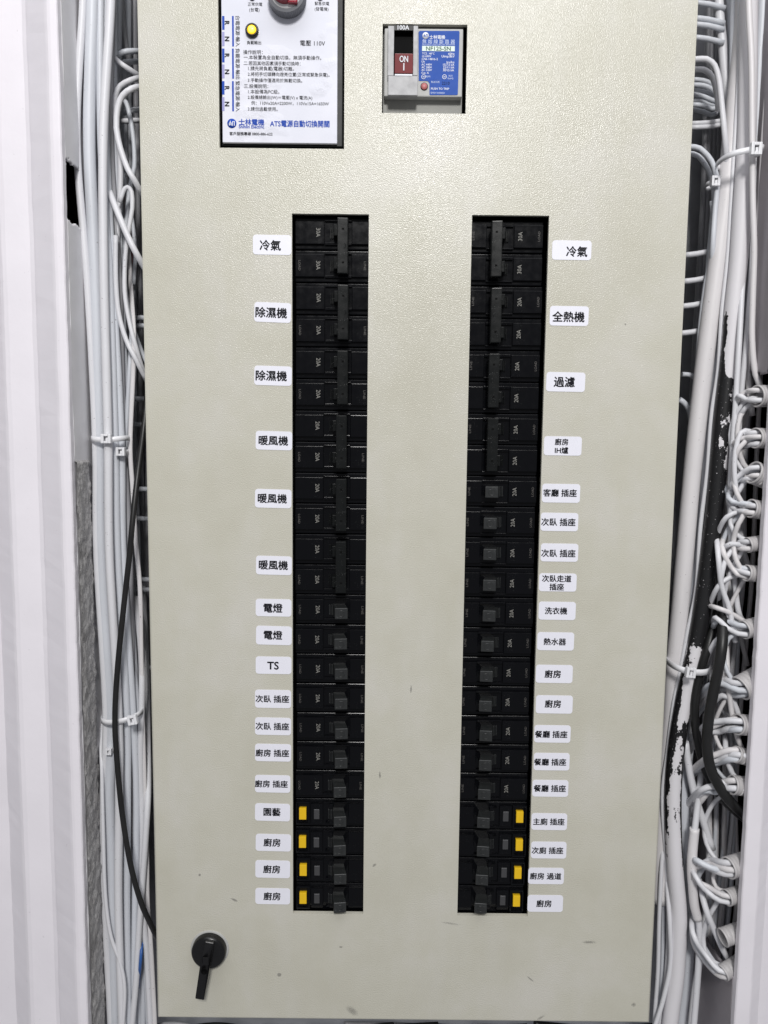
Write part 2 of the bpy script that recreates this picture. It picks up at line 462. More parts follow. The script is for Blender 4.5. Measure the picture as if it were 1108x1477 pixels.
def ragged_hole_wall(name, X, sgn, hole, mat, y0, y1, z0, z1, cell, band):
    """side wall of the niche as a sheet with thickness, faces inside hole(y, z) broken out"""
    b = MB(); ny = max(2, int((y1 - y0) / cell))
    zz = [z0]
    while zz[-1] < z1: zz.append(min(z1, zz[-1] + (cell if band[0] < zz[-1] < band[1] else 0.008)))
    nz = len(zz) - 1
    V = {}
    def vv(i, j):
        if (i, j) not in V:
            y = y0 + (y1 - y0) * i / ny; z = zz[j]
            jx = 0.0004 * mnoise.noise(Vector((y * 40, z * 40, 1))); 
            jy = 0.0011 * mnoise.noise(Vector((y * 130, z * 130, 7))) if 0 < i < ny else 0; jz = 0.0011 * mnoise.noise(Vector((y * 130, z * 130, 3)))
            V[i, j] = b.v((X + jx, y + jy, z + jz))
        return V[i, j]
    fs = []
    for i in range(ny):
        for j in range(nz):
            y = y0 + (y1 - y0) * (i + .5) / ny; z = (zz[j] + zz[j + 1]) / 2
            if not hole(y, z):
                f = b.bm.faces.new((vv(i, j), vv(i + 1, j), vv(i + 1, j + 1), vv(i, j + 1))); f.smooth = True; fs.append(f)
    ext = bmesh.ops.extrude_face_region(b.bm, geom=fs)
    for e in ext['geom']:
        if isinstance(e, bmesh.types.BMVert): e.co.x += sgn * 0.0025
    return b.build(name, mat)

# latch-side wall of the niche, with a broken-out hole near the top
hA, hB = PX(101, 232, XL), PX(113, 325, XL)
def hole_l(y, z):
    t = mnoise.noise(Vector((z * 70, y * 70, 0))) * 0.009 + mnoise.noise(Vector((z * 310, y * 310, 4))) * 0.003
    return hB.z + t < z < hA.z + t and hA.y - 0.012 + t < y < hB.y + 0.012 + t
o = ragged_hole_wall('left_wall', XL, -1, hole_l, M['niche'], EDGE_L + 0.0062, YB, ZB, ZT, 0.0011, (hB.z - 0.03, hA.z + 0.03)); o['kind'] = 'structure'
mb = MB(); mb.box(XL - 0.04, XL - 0.03, 0.002, YB, ZB, ZT)
o = mb.build('brickwork', M['brick']); o['kind'] = 'structure'

# far-side wall: whole above, broken open for the conduit holes below
zt_, zb_ = PX(1095, 537, XR).z, PX(1050, 1402, XR).z
def hole_r(y, z):
    t = mnoise.noise(Vector((z * 45, y * 45, 5))) * 0.012
    n2 = mnoise.noise(Vector((z * 22, 0.3, 9)))
    return zb_ + t < z < zt_ + t * 0.5 and -0.021 < y < 0.05 + t + n2 * 0.016
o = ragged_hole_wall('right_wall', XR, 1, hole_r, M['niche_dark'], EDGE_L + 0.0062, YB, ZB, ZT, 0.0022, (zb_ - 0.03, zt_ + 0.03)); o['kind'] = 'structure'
mb = MB(); mb.box(XR + 0.04, XR + 0.05, 0.002, YB, ZB, ZT)
o = mb.build('brickwork', M['brick']); o['kind'] = 'structure'

# bare cement where the render was never finished, proud of the latch-side wall
def cement_patch():
    b = MB(); z1 = PX(110, 663, XL).z; z0 = ZB
    y0, y1 = EDGE_L + 0.006, PX(134, 900, XL).y
    ny, nz = 22, int((z1 - z0) / 0.0022); g = []
    for j in range(nz + 1):
        row = []
        z = z0 + (z1 - z0) * j / nz
        edge = y1 + 0.006 * mnoise.noise(Vector((z * 55, 2, 0))) + 0.004 * mnoise.noise(Vector((z * 190, 4, 0)))
        for i in range(ny + 1):
            y = y0 + (edge - y0) * i / ny
            h = 0.0018 + 0.0012 * mnoise.noise(Vector((y * 120, z * 90, 0))) + 0.0009 * mnoise.noise(Vector((y * 420, z * 330, 3))) + 0.0006 * mnoise.noise(Vector((y * 900, z * 700, 8)))
            if i == ny: h = -0.002
            if j == nz: h = -0.002
            row.append(b.v((XL + h, y, z)))
        g.append(row)
    for j in range(nz):
        for i in range(ny): b.bm.faces.new((g[j][i], g[j][i + 1], g[j + 1][i + 1], g[j + 1][i])).smooth = True
    return b.build('cement_wall', M['concrete'])
cement_patch()['kind'] = 'structure'

# ------------------------------------------------------------------ white trims either side of the niche
def trim(name, prof, label):
    b = MB(); n = 150; rows = []
    # resample the profile finely and waver the paint edge a little
    for j in range(n + 1):
        z = ZB + (ZT - ZB) * j / n
        rows.append([b.v((x + 0.0005 * mnoise.noise(Vector((z * 25, x * 90, 0))) + 0.0004 * mnoise.noise(Vector((z * 130, x * 90, 4))), y, z)) for x, y in prof])
    for j in range(n):
        for i in range(len(prof) - 1):
            b.bm.faces.new((rows[j][i], rows[j][i + 1], rows[j + 1][i + 1], rows[j + 1][i]))
    o = b.build(name, M['trim']); tag(o, label, 'wall trim'); return o
def xat(px_top, px_bot, Y): return (P(px_top, 0, Y).x + P(px_bot, 1477, Y).x) / 2
d0, d1 = -0.006, -0.028
xe = XL
xc1 = xat(67, 108, d1); xc0 = xat(40, 83, d0); xa = xat(-16, 42, d0)
r_ = 0.0015
trim('wall_trim', [(xe - 0.012, EDGE_L + 0.006), (xe, EDGE_L + 0.006), (xe + 0.0002, d1 + r_), (xe - r_ * 0.4, d1 + r_ * 0.3), (xe - r_, d1), (xc1 + 0.004, d1), (xc1 + 0.0015, d1 + 0.0005), (xc1 - 0.001, d1 + 0.002),
                   (xc0 + 0.0035, d0 - 0.004), (xc0 + 0.001, d0 - 0.0015), (xc0 - 0.003, d0), (xa + 0.006, d0), (xa + 0.002, d0 + 0.0006), (xa - 0.001, d0 + 0.0024), (xa - 0.022, d0 + 0.022), (xa - 0.05, d0 + 0.024), (xa - 0.12, d0 + 0.024)],
     'wide moulded white painted trim along the niche beside bare grey cement')
xr = XR
xb1 = (P(1082, 1477, d1).x + P(1103, 1140, d1).x) / 2
trim('wall_trim', [(xr + 0.012, EDGE_L + 0.006), (xr, EDGE_L + 0.006), (xr - 0.0002, d1 + r_), (xr + r_ * 0.4, d1 + r_ * 0.3), (xr + r_, d1), (xb1 - r_, d1), (xb1, d1 + 0.0006),
                   (xb1 + 0.012, d1 + 0.010), (xb1 + 0.03, d1 + 0.014), (xb1 + 0.12, d1 + 0.014)],
     'narrow white painted trim beside the conduit holes, only its edge showing')

# ------------------------------------------------------------------ the electrical cabinet: door, box, latch
DX0 = (P(197, 0).x + P(227, 1465).x) / 2; DX1 = (P(1008, 0).x + P(938, 1470).x) / 2
DZ0 = P(580, 1472).z; DZ1 = P(554, -230).z
OL = avg_rect(422, 422, 533.5, 523, 308.5, 1318)
OR = avg_rect(684, 657, 796.5, 757.5, 310.5, 1321)
OA = avg_rect(314, 316, 498, 496.5, -120, 214)
OM = avg_rect(552, 551, 674, 672, 35, 163.5)
holes = [(a, b, d, c) for a, b, c, d in (OL, OR, OA, OM)]   # x0,x1,z0,z1
cab = thing('electrical_cabinet', 'tall beige powder coated electrical cabinet with four cut-outs and a rotary latch', 'electrical cabinet', (0, 0, DZ0))
def door_mesh():
    b = MB((0, 0, DZ0)); r = 0.0022
    X0, X1, Z0, Z1 = DX0 + r, DX1 - r, DZ0 + r, DZ1 - r
    xs = sorted({X0, X1} | {h[0] for h in holes} | {h[1] for h in holes}); zs = sorted({Z0, Z1} | {h[2] for h in holes} | {h[3] for h in holes})
    V = {}
    def vv(i, j):
        if (i, j) not in V: V[i, j] = b.v((xs[i], 0, zs[j]))
        return V[i, j]
    for i in range(len(xs) - 1):
        for j in range(len(zs) - 1):
            cx, cz = (xs[i] + xs[i + 1]) / 2, (zs[j] + zs[j + 1]) / 2
            if any(h[0] < cx < h[1] and h[2] < cz < h[3] for h in holes): continue
            b.bm.faces.new((vv(i, j), vv(i + 1, j), vv(i + 1, j + 1), vv(i, j + 1)))
    for h in holes:                                        # returned edges of the cut-outs
        c = [(h[0], h[2]), (h[1], h[2]), (h[1], h[3]), (h[0], h[3])]
        for k in range(4):
            (xa_, za), (xb_, zb) = c[k], c[(k + 1) % 4]
            b.face([(xa_, 0, za), (xb_, 0, zb), (xb_, 0.004, zb), (xa_, 0.004, za)])
    # rounded outer edge and 20 mm lip
    rings = []
    for k in range(7):
        a = PI / 2 * k / 6; off = r * math.sin(a); y = r * (1 - math.cos(a))
        rings.append([(X0 - off, y, Z0 - off), (X1 + off, y, Z0 - off), (X1 + off, y, Z1 + off), (X0 - off, y, Z1 + off)])
    rings.append([(x, 0.020, z) for x, y, z in rings[-1]])
    rv = [[b.v(p) for p in rg] for rg in rings]
    for a, c in zip(rv[:-1], rv[1:]):
        for k in range(4):
            f = b.bm.faces.new((a[k], a[(k + 1) % 4], c[(k + 1) % 4], c[k])); f.smooth = True
    bmesh.ops.remove_doubles(b.bm, verts=b.bm.verts[:], dist=1e-6)
    return b
dm = door_mesh().build('door', M['door'], cab)
mb = MB((0, 0, DZ0))                                        # the box behind the door
bx0, bx1 = DX0 + 0.010, DX1 - 0.010
for q in ((bx0, bx0 + 0.0015, DZ0 + 0.008, DZ1 - 0.008), (bx1 - 0.0015, bx1, DZ0 + 0.008, DZ1 - 0.008)):
    mb.box(q[0], q[1], 0.021, YB - 0.001, q[2], q[3])
mb.box(bx0 + 0.0016, bx1 - 0.0016, 0.021, YB - 0.001, DZ0 + 0.008, DZ0 + 0.0095)
mb.box(bx0 + 0.0016, bx1 - 0.0016, 0.021, YB - 0.001, DZ1 - 0.0095, DZ1 - 0.008)
mb.build('enclosure', M['box'], cab)
# black mounting pan behind the breakers
mb = MB((0, 0, DZ0)); mb.box(bx0 + 0.004, bx1 - 0.004, 0.056, 0.058, DZ0 + 0.02, DZ1 - 0.02)
mb.build('mounting_pan', M['pocket'], cab)
# rotary latch
LC = P(303, 1367.5); lk = mpx(303, 1367)
lat = put('rotary_latch', None, cab); lat.location = (LC.x, 0, LC.z - DZ0)
def prof_disc(r, h, bev): return [(r, 0), (r, -h + bev), (r - bev * 0.35, -h + bev * 0.3), (r - bev, -h), (0, -h)]
mb = MB(); mb.lathe((0, 0, 0), (0, 1, 0), [(r, h) for r, h in prof_disc(24.5 * lk, 0.0085, 0.0022)], 56); mb.build('latch_disc', M['latch'], lat)
mb = MB(); mb.lathe((0, 0, 0), (0, 1, 0), [(27.5 * lk, 0), (27.5 * lk, -0.0006), (27 * lk, -0.0010), (24.6 * lk, -0.0010)], 56); mb.build('highlight_ring', M['case'], lat)  # thin pale ring added for the highlight around the disc
mb = MB()
Rz = Matrix.Rotation(math.radians(9.5), 4, 'Y')
def lever(mb):
    t = bmesh.new()
    L0, L1, hw = 21.5 * lk, -62 * lk, 7.2 * lk
    fr = [(-hw * 0.9, -0.0155, L1), (hw * 0.9, -0.0155, L1), (hw, -0.0165, 0), (hw * 0.92, -0.011, L0), (-hw * 0.92, -0.011, L0), (-hw, -0.0165, 0)]
    a = [t.verts.new(p) for p in fr]; b = [t.verts.new((p[0], -0.0055 if p[2] < -0.012 else -0.0083, p[2])) for p in fr]
    t.faces.new(a); t.faces.new(b[::-1])
    for i in range(6): t.faces.new((a[i], b[i], b[(i + 1) % 6], a[(i + 1) % 6]))
    bmesh.ops.recalc_face_normals(t, faces=t.faces)
    bmesh.ops.bevel(t, geom=[e for e in t.edges if len(e.link_faces) == 2], offset=0.0009, segments=2, profile=0.6, affect='EDGES')
    mb.merge(t, Rz)
lever(mb); lv = mb.build('lever', M['latch'], lat)
mb = MB(); cc = Rz @ Vector((0, -0.0166, -17 * lk)); mb.lathe(cc, (0, -1, 0), [(0.0029, 0), (0.0029, 0.0003), (0.0022, 0.0004), (0.0021, 0.0001), (0, 0.0001)], 24)
mb.build('keyhole', M['pocket'], lat)
mb = MB(); ic = Rz @ Vector((0, -0.01655, -2 * lk)); mb.box(ic.x - 0.0028, ic.x + 0.0028, ic.y, ic.y + 0.0012, ic.z - 0.0036, ic.z + 0.0036, 0.0004)
mb.build('inset', M['latch'], lat)

# ------------------------------------------------------------------ branch breakers
ZTOP = (P(478, 311.5, 0.006).z + P(735, 315.5, 0.006).z) / 2
ZBOT = (P(473, 1314.5, 0.006).z + P(708, 1318, 0.006).z) / 2
PITCH = (ZTOP - ZBOT) / 23
XLOAD = P(426, 800, 0.006).x; XLOADR = (P(790, 330, 0.006).x + P(753, 1300, 0.006).x) / 2
YF, YS, YK = 0.0055, 0.0085, 0.054                          # face, shoulder, back
mm = 0.001
rate_me = {}
def marks(root, zc, rating, qr_side, gfci, line=True, load=True):
    key = rating
    if key not in rate_me: rate_me[key] = text_mesh('rating_mark', rating, M['mark'], height=3.6 * mm, width=7.4 * mm, ang=-PI / 2, res=2)
    if not gfci:
        put('rating_mark', rate_me[key], root, (20.3 * mm, YF - 0.0001, zc + 0.2 * mm))
        if load:
            if 'LOAD' not in rate_me: rate_me['LOAD'] = text_mesh('terminal_mark', 'LOAD', M['mark_dim'], height=1.9 * mm, width=8.4 * mm, ang=-PI / 2, res=2, bold=0.005)
            put('terminal_mark', rate_me['LOAD'], root, (4.2 * mm, YF - 0.0001, zc))
    if line and not gfci:
        if 'LINE' not in rate_me: rate_me['LINE'] = text_mesh('terminal_mark', 'LINE', M['mark_dim'], height=1.9 * mm, width=7.4 * mm, ang=-PI / 2, res=2, bold=0.005)
        put('terminal_mark', rate_me['LINE'], root, (60.5 * mm, YF - 0.0001, zc))
def pole_body(mb, zc, gfci=False):
    h = PITCH / 2
    g = 0.35 * mm
    mb.box(0, 76 * mm, YS, YK, zc - h + g, zc + h - g, 1.1 * mm, 4)
    a, b = zc - h + 4.3 * mm, zc + h - 4.0 * mm
    if not gfci:
        mb.box(0.6 * mm, 25.5 * mm, YF, YS + 0.002, a, b, 0.5 * mm)
        mb.box(26 * mm, 49 * mm, YF + 0.0006, YS + 0.002, a - 0.6 * mm, a + 1.6 * mm, 0.4 * mm)
    else:
        mb.box(0.6 * mm, 13.4 * mm, YF - 0.0004, YS + 0.002, a - 1.6 * mm, a + 0.2 * mm, 0.3 * mm)
        mb.box(0.6 * mm, 13.4 * mm, YF - 0.0004, YS + 0.002, b + 0.3 * mm, b + 2.0 * mm, 0.5 * mm)
        mb.box(0.4 * mm, 1.9 * mm, YF - 0.0004, YS + 0.002, a + 0.3 * mm, b + 0.2 * mm, 0.3 * mm)
        mb.box(11.9 * mm, 13.5 * mm, YF - 0.0004, YS + 0.002, a + 0.3 * mm, b + 0.2 * mm, 0.3 * mm)
        mb.box(14.4 * mm, 25.5 * mm, YF + 0.0004, YS + 0.002, a - 0.8 * mm, b - 0.4 * mm, 0.5 * mm)
        mb.box(31.5 * mm, 35 * mm, YF + 0.0004, YS + 0.002, a - 0.8 * mm, b - 0.4 * mm, 0.5 * mm)
    mb.box(49 * mm, 75.5 * mm, YF, YS + 0.002, a, b, 0.5 * mm)
    # rim of the toggle pocket, and a small wedge added for its glint
    mb.box(25.8 * mm, 48.8 * mm, YF + 0.0008, YS + 0.001, b + 0.1 * mm, b + 1.2 * mm, 0.3 * mm)
    mb.hexa([(28 * mm, YF + 0.0002, a + 0.6 * mm), (34 * mm, YF + 0.0002, a + 0.6 * mm), (32 * mm, YF + 0.0018, a + 1.5 * mm), (30 * mm, YF + 0.0018, a + 1.5 * mm)],
            [(28 * mm, YS, a + 0.6 * mm), (34 * mm, YS, a + 0.6 * mm), (32 * mm, YS, a + 1.6 * mm), (30 * mm, YS, a + 1.6 * mm)])
def cradle(mb, zc):
    for k in range(5):
        x = 30.5 * mm + k * 1.3 * mm
        mb.box(x, x + 0.7 * mm, YF + 0.0006 - k * 0.0004, YS + 0.001, zc - 4.6 * mm, zc + 4.6 * mm, 0.15 * mm, 1)
def toggle_single(root, zc, hgt=10.4):
    mb = MB(); h = hgt / 2 * mm; x0, x1 = 36.6 * mm, 47.8 * mm
    yf = -0.0085
    mb.hexa([(x0, yf, zc - h), (x1, yf + 0.0012, zc - h), (x1, yf + 0.0012, zc + h * 0.9), (x0, yf, zc + h * 0.9)],
            [(x0 - 3.2 * mm, YS + 0.001, zc - h * 0.86), (x1 - 3.4 * mm, YS + 0.001, zc - h * 0.86), (x1 - 3.4 * mm, YS + 0.001, zc + h * 1.02), (x0 - 3.2 * mm, YS + 0.001, zc + h * 1.02)], 0.7 * mm, 3)
    cradle(mb, zc)
    t = mb.build('toggle', M['knob'], root)
    mb = MB()
    cx = (x0 + x1) / 2
    mb.lathe((cx, yf + 0.0005, zc - 0.2 * mm), (0, -1, 0), [(2.9 * mm, 0), (2.9 * mm, 0.00025), (2.4 * mm, 0.00025), (2.4 * mm, 0.0)], 24)
    mb.box(cx - 0.3 * mm, cx + 0.3 * mm, yf + 0.0002, yf + 0.0008, zc - 1.6 * mm, zc + 1.2 * mm)
    mb.build('toggle_emblem', M['knob'], t)
def make_single(rating='20A'):
    root = thing('circuit_breaker', '-', 'circuit breaker')
    mb = MB(); pole_body(mb, 0); mb.build('body', M['black'], root)
    toggle_single(root, 0); marks(root, 0, rating, 0, False)
    return root
def make_gfci():
    root = thing('circuit_breaker', '-', 'circuit breaker')
    mb = MB(); pole_body(mb, 0, True); mb.build('body', M['black'], root)
    toggle_single(root, -0.6 * mm)
    mb = MB(); mb.box(3.6 * mm, 10.2 * mm, YF - 0.0006, YS + 0.001, -5.6 * mm, 5.2 * mm, 0.35 * mm); mb.build('test_button', M['yellow'], root)
    mb = MB(); mb.box(17.2 * mm, 22.4 * mm, YF - 0.0005, YF + 0.002, -5.2 * mm, 4.2 * mm, 0.5 * mm, 3); mb.build('indicator_window', M['clear'], root)
    return root
def make_double(rating, qr_pole):
    root = thing('circuit_breaker', '-', 'circuit breaker')
    mb = MB(); pole_body(mb, PITCH / 2); pole_body(mb, -PITCH / 2); mb.build('body', M['black'], root)
    for s in (1, -1):
        zc = s * PITCH / 2
        mb = MB(); mb.hexa([(34.4 * mm, -0.0045, zc - 4.7 * mm), (39.5 * mm, -0.0035, zc - 4.7 * mm), (39.5 * mm, -0.0035, zc + 4.7 * mm), (34.4 * mm, -0.0045, zc + 4.7 * mm)],
                           [(33 * mm, YS + 0.001, zc - 5 * mm), (37.5 * mm, YS + 0.001, zc - 5 * mm), (37.5 * mm, YS + 0.001, zc + 5 * mm), (33 * mm, YS + 0.001, zc + 5 * mm)], 0.5 * mm)
        cradle(mb, zc); mb.build('toggle', M['toggle'], root)
        marks(root, zc, rating, 0, False, line=(s == qr_pole), load=(s == qr_pole))
    mb = MB(); e = PITCH / 2 + 9.2 * mm
    mb.hexa([(37.6 * mm, -0.0088, -e), (46.6 * mm, -0.0076, -e), (46.6 * mm, -0.0076, e), (37.6 * mm, -0.0088, e)],
            [(37 * mm, 0.0015, -e + 1 * mm), (46.6 * mm, 0.0015, -e + 1 * mm), (46.6 * mm, 0.0015, e), (37 * mm, 0.0015, e)], 0.8 * mm, 3)
    tb = mb.build('handle_tie', M['toggle'], root)
    mb = MB()
    for z in (PITCH / 2, -PITCH / 2):
        mb.box(41.4 * mm, 43.2 * mm, -0.0086, -0.007, z - 0.6 * mm, z + 0.6 * mm)
    mb.build('pin', M['pocket'], tb)
    mb = MB(); mb.lathe((42.2 * mm, -0.0079, 0), (0, -1, 0), [(2.5 * mm, 0), (2.5 * mm, 0.0002), (2.0 * mm, 0.0002), (2.0 * mm, 0)], 24); mb.build('toggle_emblem', M['toggle'], tb)
    return root

ORD = ['topmost', 'second', 'third', 'fourth', 'fifth', 'sixth', 'seventh', 'eighth', 'ninth', 'tenth', 'eleventh', 'twelfth', 'thirteenth', 'fourteenth',
       'fifteenth', 'sixteenth', 'seventeenth', 'eighteenth', 'lowest']
protos = {}
def breaker(kind):
    if kind not in protos:
        p = {'s': lambda: make_single(), 'g': make_gfci, 'd30': lambda: make_double('30A', -1), 'd20': lambda: make_double('20A', -1)}[kind]()
        protos[kind] = p; return p
    return copy_tree(protos[kind])
KIND_WORDS = {'d30': 'double black 30A breaker with a joined handle', 'd20': 'double black 20A breaker with a joined handle', 's': 'single black 20A breaker', 'g': 'black breaker with a yellow test button'}
def column(rows, right):
    i = 0
    for n, kind in enumerate(rows):
        npole = 2 if kind[0] == 'd' else 1
        zc = ZTOP - PITCH * (i + npole / 2); i += npole
        b = breaker(kind)
        jx = random.uniform(-1, 1) * 0.7 * mm
        if right:
            b.rotation_euler = (0, PI, 0); b.location = (XLOADR + jx, random.uniform(0, 0.0006), zc - 0.0012)
        else:
            b.rotation_euler = (0, 0, 0); b.location = (XLOAD + jx, random.uniform(0, 0.0006), zc)
        col = 'under the main breaker' if right else 'under the transfer switch'
        w_ = ORD[n] if n < len(rows) - 1 else 'lowest'
        b['label'] = f'{KIND_WORDS[kind]}, {w_} in the column {col}'
        b['group'] = 'branch breakers in the panel'
ROWS_L = ['d30'] + ['d20'] * 5 + ['s'] * 7 + ['g'] * 4
ROWS_R = ['d30'] + ['d20'] * 3 + ['s'] * 11 + ['g'] * 4
column(ROWS_L, False); column(ROWS_R, True)

# ------------------------------------------------------------------ paper labels
def rounded_rect(mb, w_, h_, r, y0, y1):
    pts = []
    for cx, cz, a0 in ((w_ / 2 - r, h_ / 2 - r, 0), (-w_ / 2 + r, h_ / 2 - r, PI / 2), (-w_ / 2 + r, -h_ / 2 + r, PI), (w_ / 2 - r, -h_ / 2 + r, 1.5 * PI)):
        for k in range(7):
            a = a0 + PI / 2 * k / 6; pts.append((cx + r * math.cos(a), cz + r * math.sin(a)))
    f = [mb.v((x, y0, z)) for x, z in pts]; b = [mb.v((x, y1, z)) for x, z in pts]
    mb.bm.faces.new(f)
    for k in range(len(pts)): mb.bm.faces.new((f[k], f[(k + 1) % len(pts)], b[(k + 1) % len(pts)], b[k]))

def sticker(x0, y0, x1, y1, lines, sizes, label, tilt, weight=0.022):
    cx, cy = (x0 + x1) / 2, (y0 + y1) / 2
    c = P(cx, cy); c.y = 0
    wm = (P(x1, cy) - P(x0, cy)).length; hm = (P(cx, y1) - P(cx, y0)).length
    root = thing('paper_label', label, 'label', c, 'printed labels on the door', (0, math.radians(tilt), 0))
    mb = MB(); rounded_rect(mb, wm, hm, 0.0026, -0.00028, -0.00002); mb.build('paper', M['paper'], root)
    for (txt, tx, ty), wpx in zip(lines, sizes):
        k = mpx(tx, ty)
        me = text_mesh('lettering', txt, M['ink'], width=wpx * k, bold=weight)
        p = P(tx, ty)
        o = put('lettering', me, root)
        # undo the tilt for the offset
        d = Vector((p.x - c.x, 0, p.z - c.z)); d = Matrix.Rotation(-math.radians(tilt), 3, 'Y') @ d
        o.location = (d.x, -0.00036, d.z)
UT, UM = 'below the transfer switch', 'below the main breaker'
L = [
 (365, 339, 420.5, 367.5, [('冷氣', 390, 354)], [30], f'label reading air conditioning in characters, topmost {UT}', 0.5),
 (367, 436.5, 420, 465, [('除濕機', 391.5, 451)], [45], f'label reading dehumidifier in characters, upper of two alike {UT}', 1.8),
 (367, 528, 421, 556, [('除濕機', 391.5, 542)], [44.5], f'label reading dehumidifier in characters, lower of two alike {UT}', 1.2),
 (369, 622, 421.6, 649, [('暖風機', 394.5, 635.5)], [42], f'label reading warm air heater in characters, upper of three alike {UT}', 1.0),
 (368, 705.7, 420.5, 732.6, [('暖風機', 393, 719)], [41.5], f'label reading warm air heater in characters, middle of three alike {UT}', 1.0),
 (369.5, 802, 421, 829, [('暖風機', 394.5, 815)], [41.5], f'label reading warm air heater in characters, lowest of three alike {UT}', 1.0),
 (369, 864, 420.5, 889, [('電燈', 394, 877)], [27], f'label reading electric light in characters, upper of two alike {UT}', 0.6),
 (369.5, 903, 421, 930, [('電燈', 394, 916)], [26.5], f'label reading electric light in characters, lower of two alike {UT}', 1.0),
 (369, 947, 420.5, 972, [('TS', 394, 960)], [16], 'white label with the two letters TS beside the breakers', 0.4),
 (368, 995, 420, 1021, [('次臥 插座', 393, 1008)], [48], f'label reading second bedroom sockets in characters, upper of two alike {UT}', 0.4),
 (368, 1035, 420, 1060, [('次臥 插座', 393, 1047.5)], [48], f'label reading second bedroom sockets in characters, lower of two alike {UT}', 0.6),
 (368, 1073, 420, 1098, [('廚房 插座', 393, 1086)], [48], f'label reading kitchen sockets in characters, upper of two alike {UT}', 0.6),
 (368, 1118, 419, 1143, [('廚房 插座', 391.5, 1130.5)], [47], f'label reading kitchen sockets in characters, lower of two alike {UT}', 0.6),
 (368, 1159, 418.6, 1184, [('園藝', 392.5, 1171)], [24], f'label reading gardening in characters {UT}', 1.0),
 (369, 1203, 420, 1227.5, [('廚房', 392.5, 1215)], [24], f'label reading only kitchen in characters, upper of three alike {UT}', 0.8),
 (368.5, 1241, 418.6, 1266, [('廚房', 392, 1253.5)], [24], f'label reading only kitchen in characters, middle of three alike {UT}', 0.8),
 (368.5, 1281, 418.6, 1304, [('廚房', 392.5, 1292.5)], [24], f'label reading only kitchen in characters, lowest {UT}', 0.4),
 (796.5, 347, 853, 375, [('冷氣', 832, 363)], [30], f'label reading air conditioning in characters, topmost {UM}', 0.3),
 (793, 441.6, 849, 470, [('全熱機', 820, 457)], [46], f'label reading heat exchanger in characters {UM}', 0.4),
 (788, 537, 844, 565, [('過濾', 814, 551)], [30], f'label reading filter in characters {UM}', 0.6),
 (784.6, 629.5, 839, 657, [('廚房', 810, 637.4), ('IH爐', 810, 649.5)], [19, 19], f'label reading kitchen IH stove on two lines {UM}', 0.3),
 (782, 698, 836.7, 725, [('客廳 插座', 807.7, 711)], [48], f'label reading living room sockets in characters {UM}', 0.3),
 (780, 739.7, 834, 766, [('次臥 插座', 805.4, 753)], [49], f'label reading second bedroom sockets, upper of two alike {UM}', 0.3),
 (780, 784, 834, 810, [('次臥 插座', 805.4, 798)], [49], f'label reading second bedroom sockets, lower of two alike {UM}', 0.2),
 (777.6, 827, 831.6, 853, [('次臥走道', 803, 834.5), ('插座', 803, 846.5)], [42, 20.5], f'label reading second bedroom corridor sockets on two lines {UM}', 0.2),
 (777, 868, 830.4, 894, [('洗衣機', 802, 881)], [32], f'label reading washing machine in characters {UM}', 0.3),
 (775, 912, 828, 938, [('熱水器', 800.3, 925.5)], [32], f'label reading water heater in characters {UM}', 0.3),
 (773, 959, 826, 985, [('廚房', 797.3, 972)], [23], f'label reading only kitchen in characters, upper of three {UM}', 0.3),
 (773, 1003, 826, 1029, [('廚房', 797.5, 1015)], [23], f'label reading only kitchen in characters, middle of three {UM}', 0.3),
 (770.7, 1046, 823, 1071, [('餐廳 插座', 795, 1059)], [46.5], f'label reading dining room sockets, uppermost of three alike {UM}', 0.2),
 (770, 1086, 821.5, 1111, [('餐廳 插座', 793.5, 1099)], [46], f'label reading dining room sockets, middle of three alike {UM}', 0.0),
 (768, 1125, 819.7, 1149, [('餐廳 插座', 793, 1137)], [46], f'label reading dining room sockets, lowest of three alike {UM}', 0.2),
 (766.6, 1173, 818, 1197, [('主廁 插座', 791.6, 1185)], [45], f'label reading main bathroom sockets in characters {UM}', 0.2),
 (766, 1214, 817, 1238, [('次廁 插座', 789.7, 1226.5)], [45], f'label reading second bathroom sockets in characters {UM}', 0.0),
 (762, 1251.6, 813.4, 1275, [('廚房 過道', 787, 1263.5)], [45], f'label reading kitchen corridor in characters {UM}', 0.0),
 (761, 1291, 812, 1315, [('廚房', 784.6, 1303)], [21.5], f'label reading only kitchen in characters, lowest {UM}', 0.0),
]
for a in L: sticker(*a)

# ------------------------------------------------------------------ automatic transfer switch (upper cut-out)
AC = P(405, 60); AC.y = 0
ats = thing('transfer_switch', 'white faced automatic transfer switch with red knob and lit yellow lamp', 'transfer switch', AC)
YA = 0.0005
mb = MB(AC); a, b = P(318, -110, YA), P(493, 210.5, YA)
mb.box(OA[0] + 0.0012, OA[1] - 0.0012, 0.0035, 0.055, P(405, 211.5, .0035).z, P(405, -118).z, 0.001); mb.build('housing', M['bezel'], ats)
fp = MB(AC); p0, p1 = P(320, -105, YA), P(487, 207, YA)
px0 = (P(321, 0, YA).x + P(319.5, 207, YA).x) / 2; px1 = (P(487.5, 0, YA).x + P(486, 207, YA).x) / 2
fp.box(px0, px1, YA, 0.0036, p1.z, p0.z, 0.0003, 1); face = fp.build('face_plate', M['plate'], ats)
YT = YA - 0.00012
def strip(px0_, py0, px1_, py1, mat, name):
    m_ = MB(AC); flat_rect(m_, px0_, py0, px1_, py1, YT, 0.0001); m_.build(name, mat, face).location = (0, 0, 0)
for k, (c0, c1) in enumerate(((23, 43), (46, 66.5), (70, 90), (93, 113), (117, 136.5), (140, 160))):
    strip(320.4, c0, 324, c1, M['blue'] if k % 2 == 0 else M['mauve'], 'colour_bar')
for c0, c1 in ((23, 67), (70, 113.5), (117, 160.5)): strip(334.7, c0, 337.6, c1, M['blue'], 'blue_line')
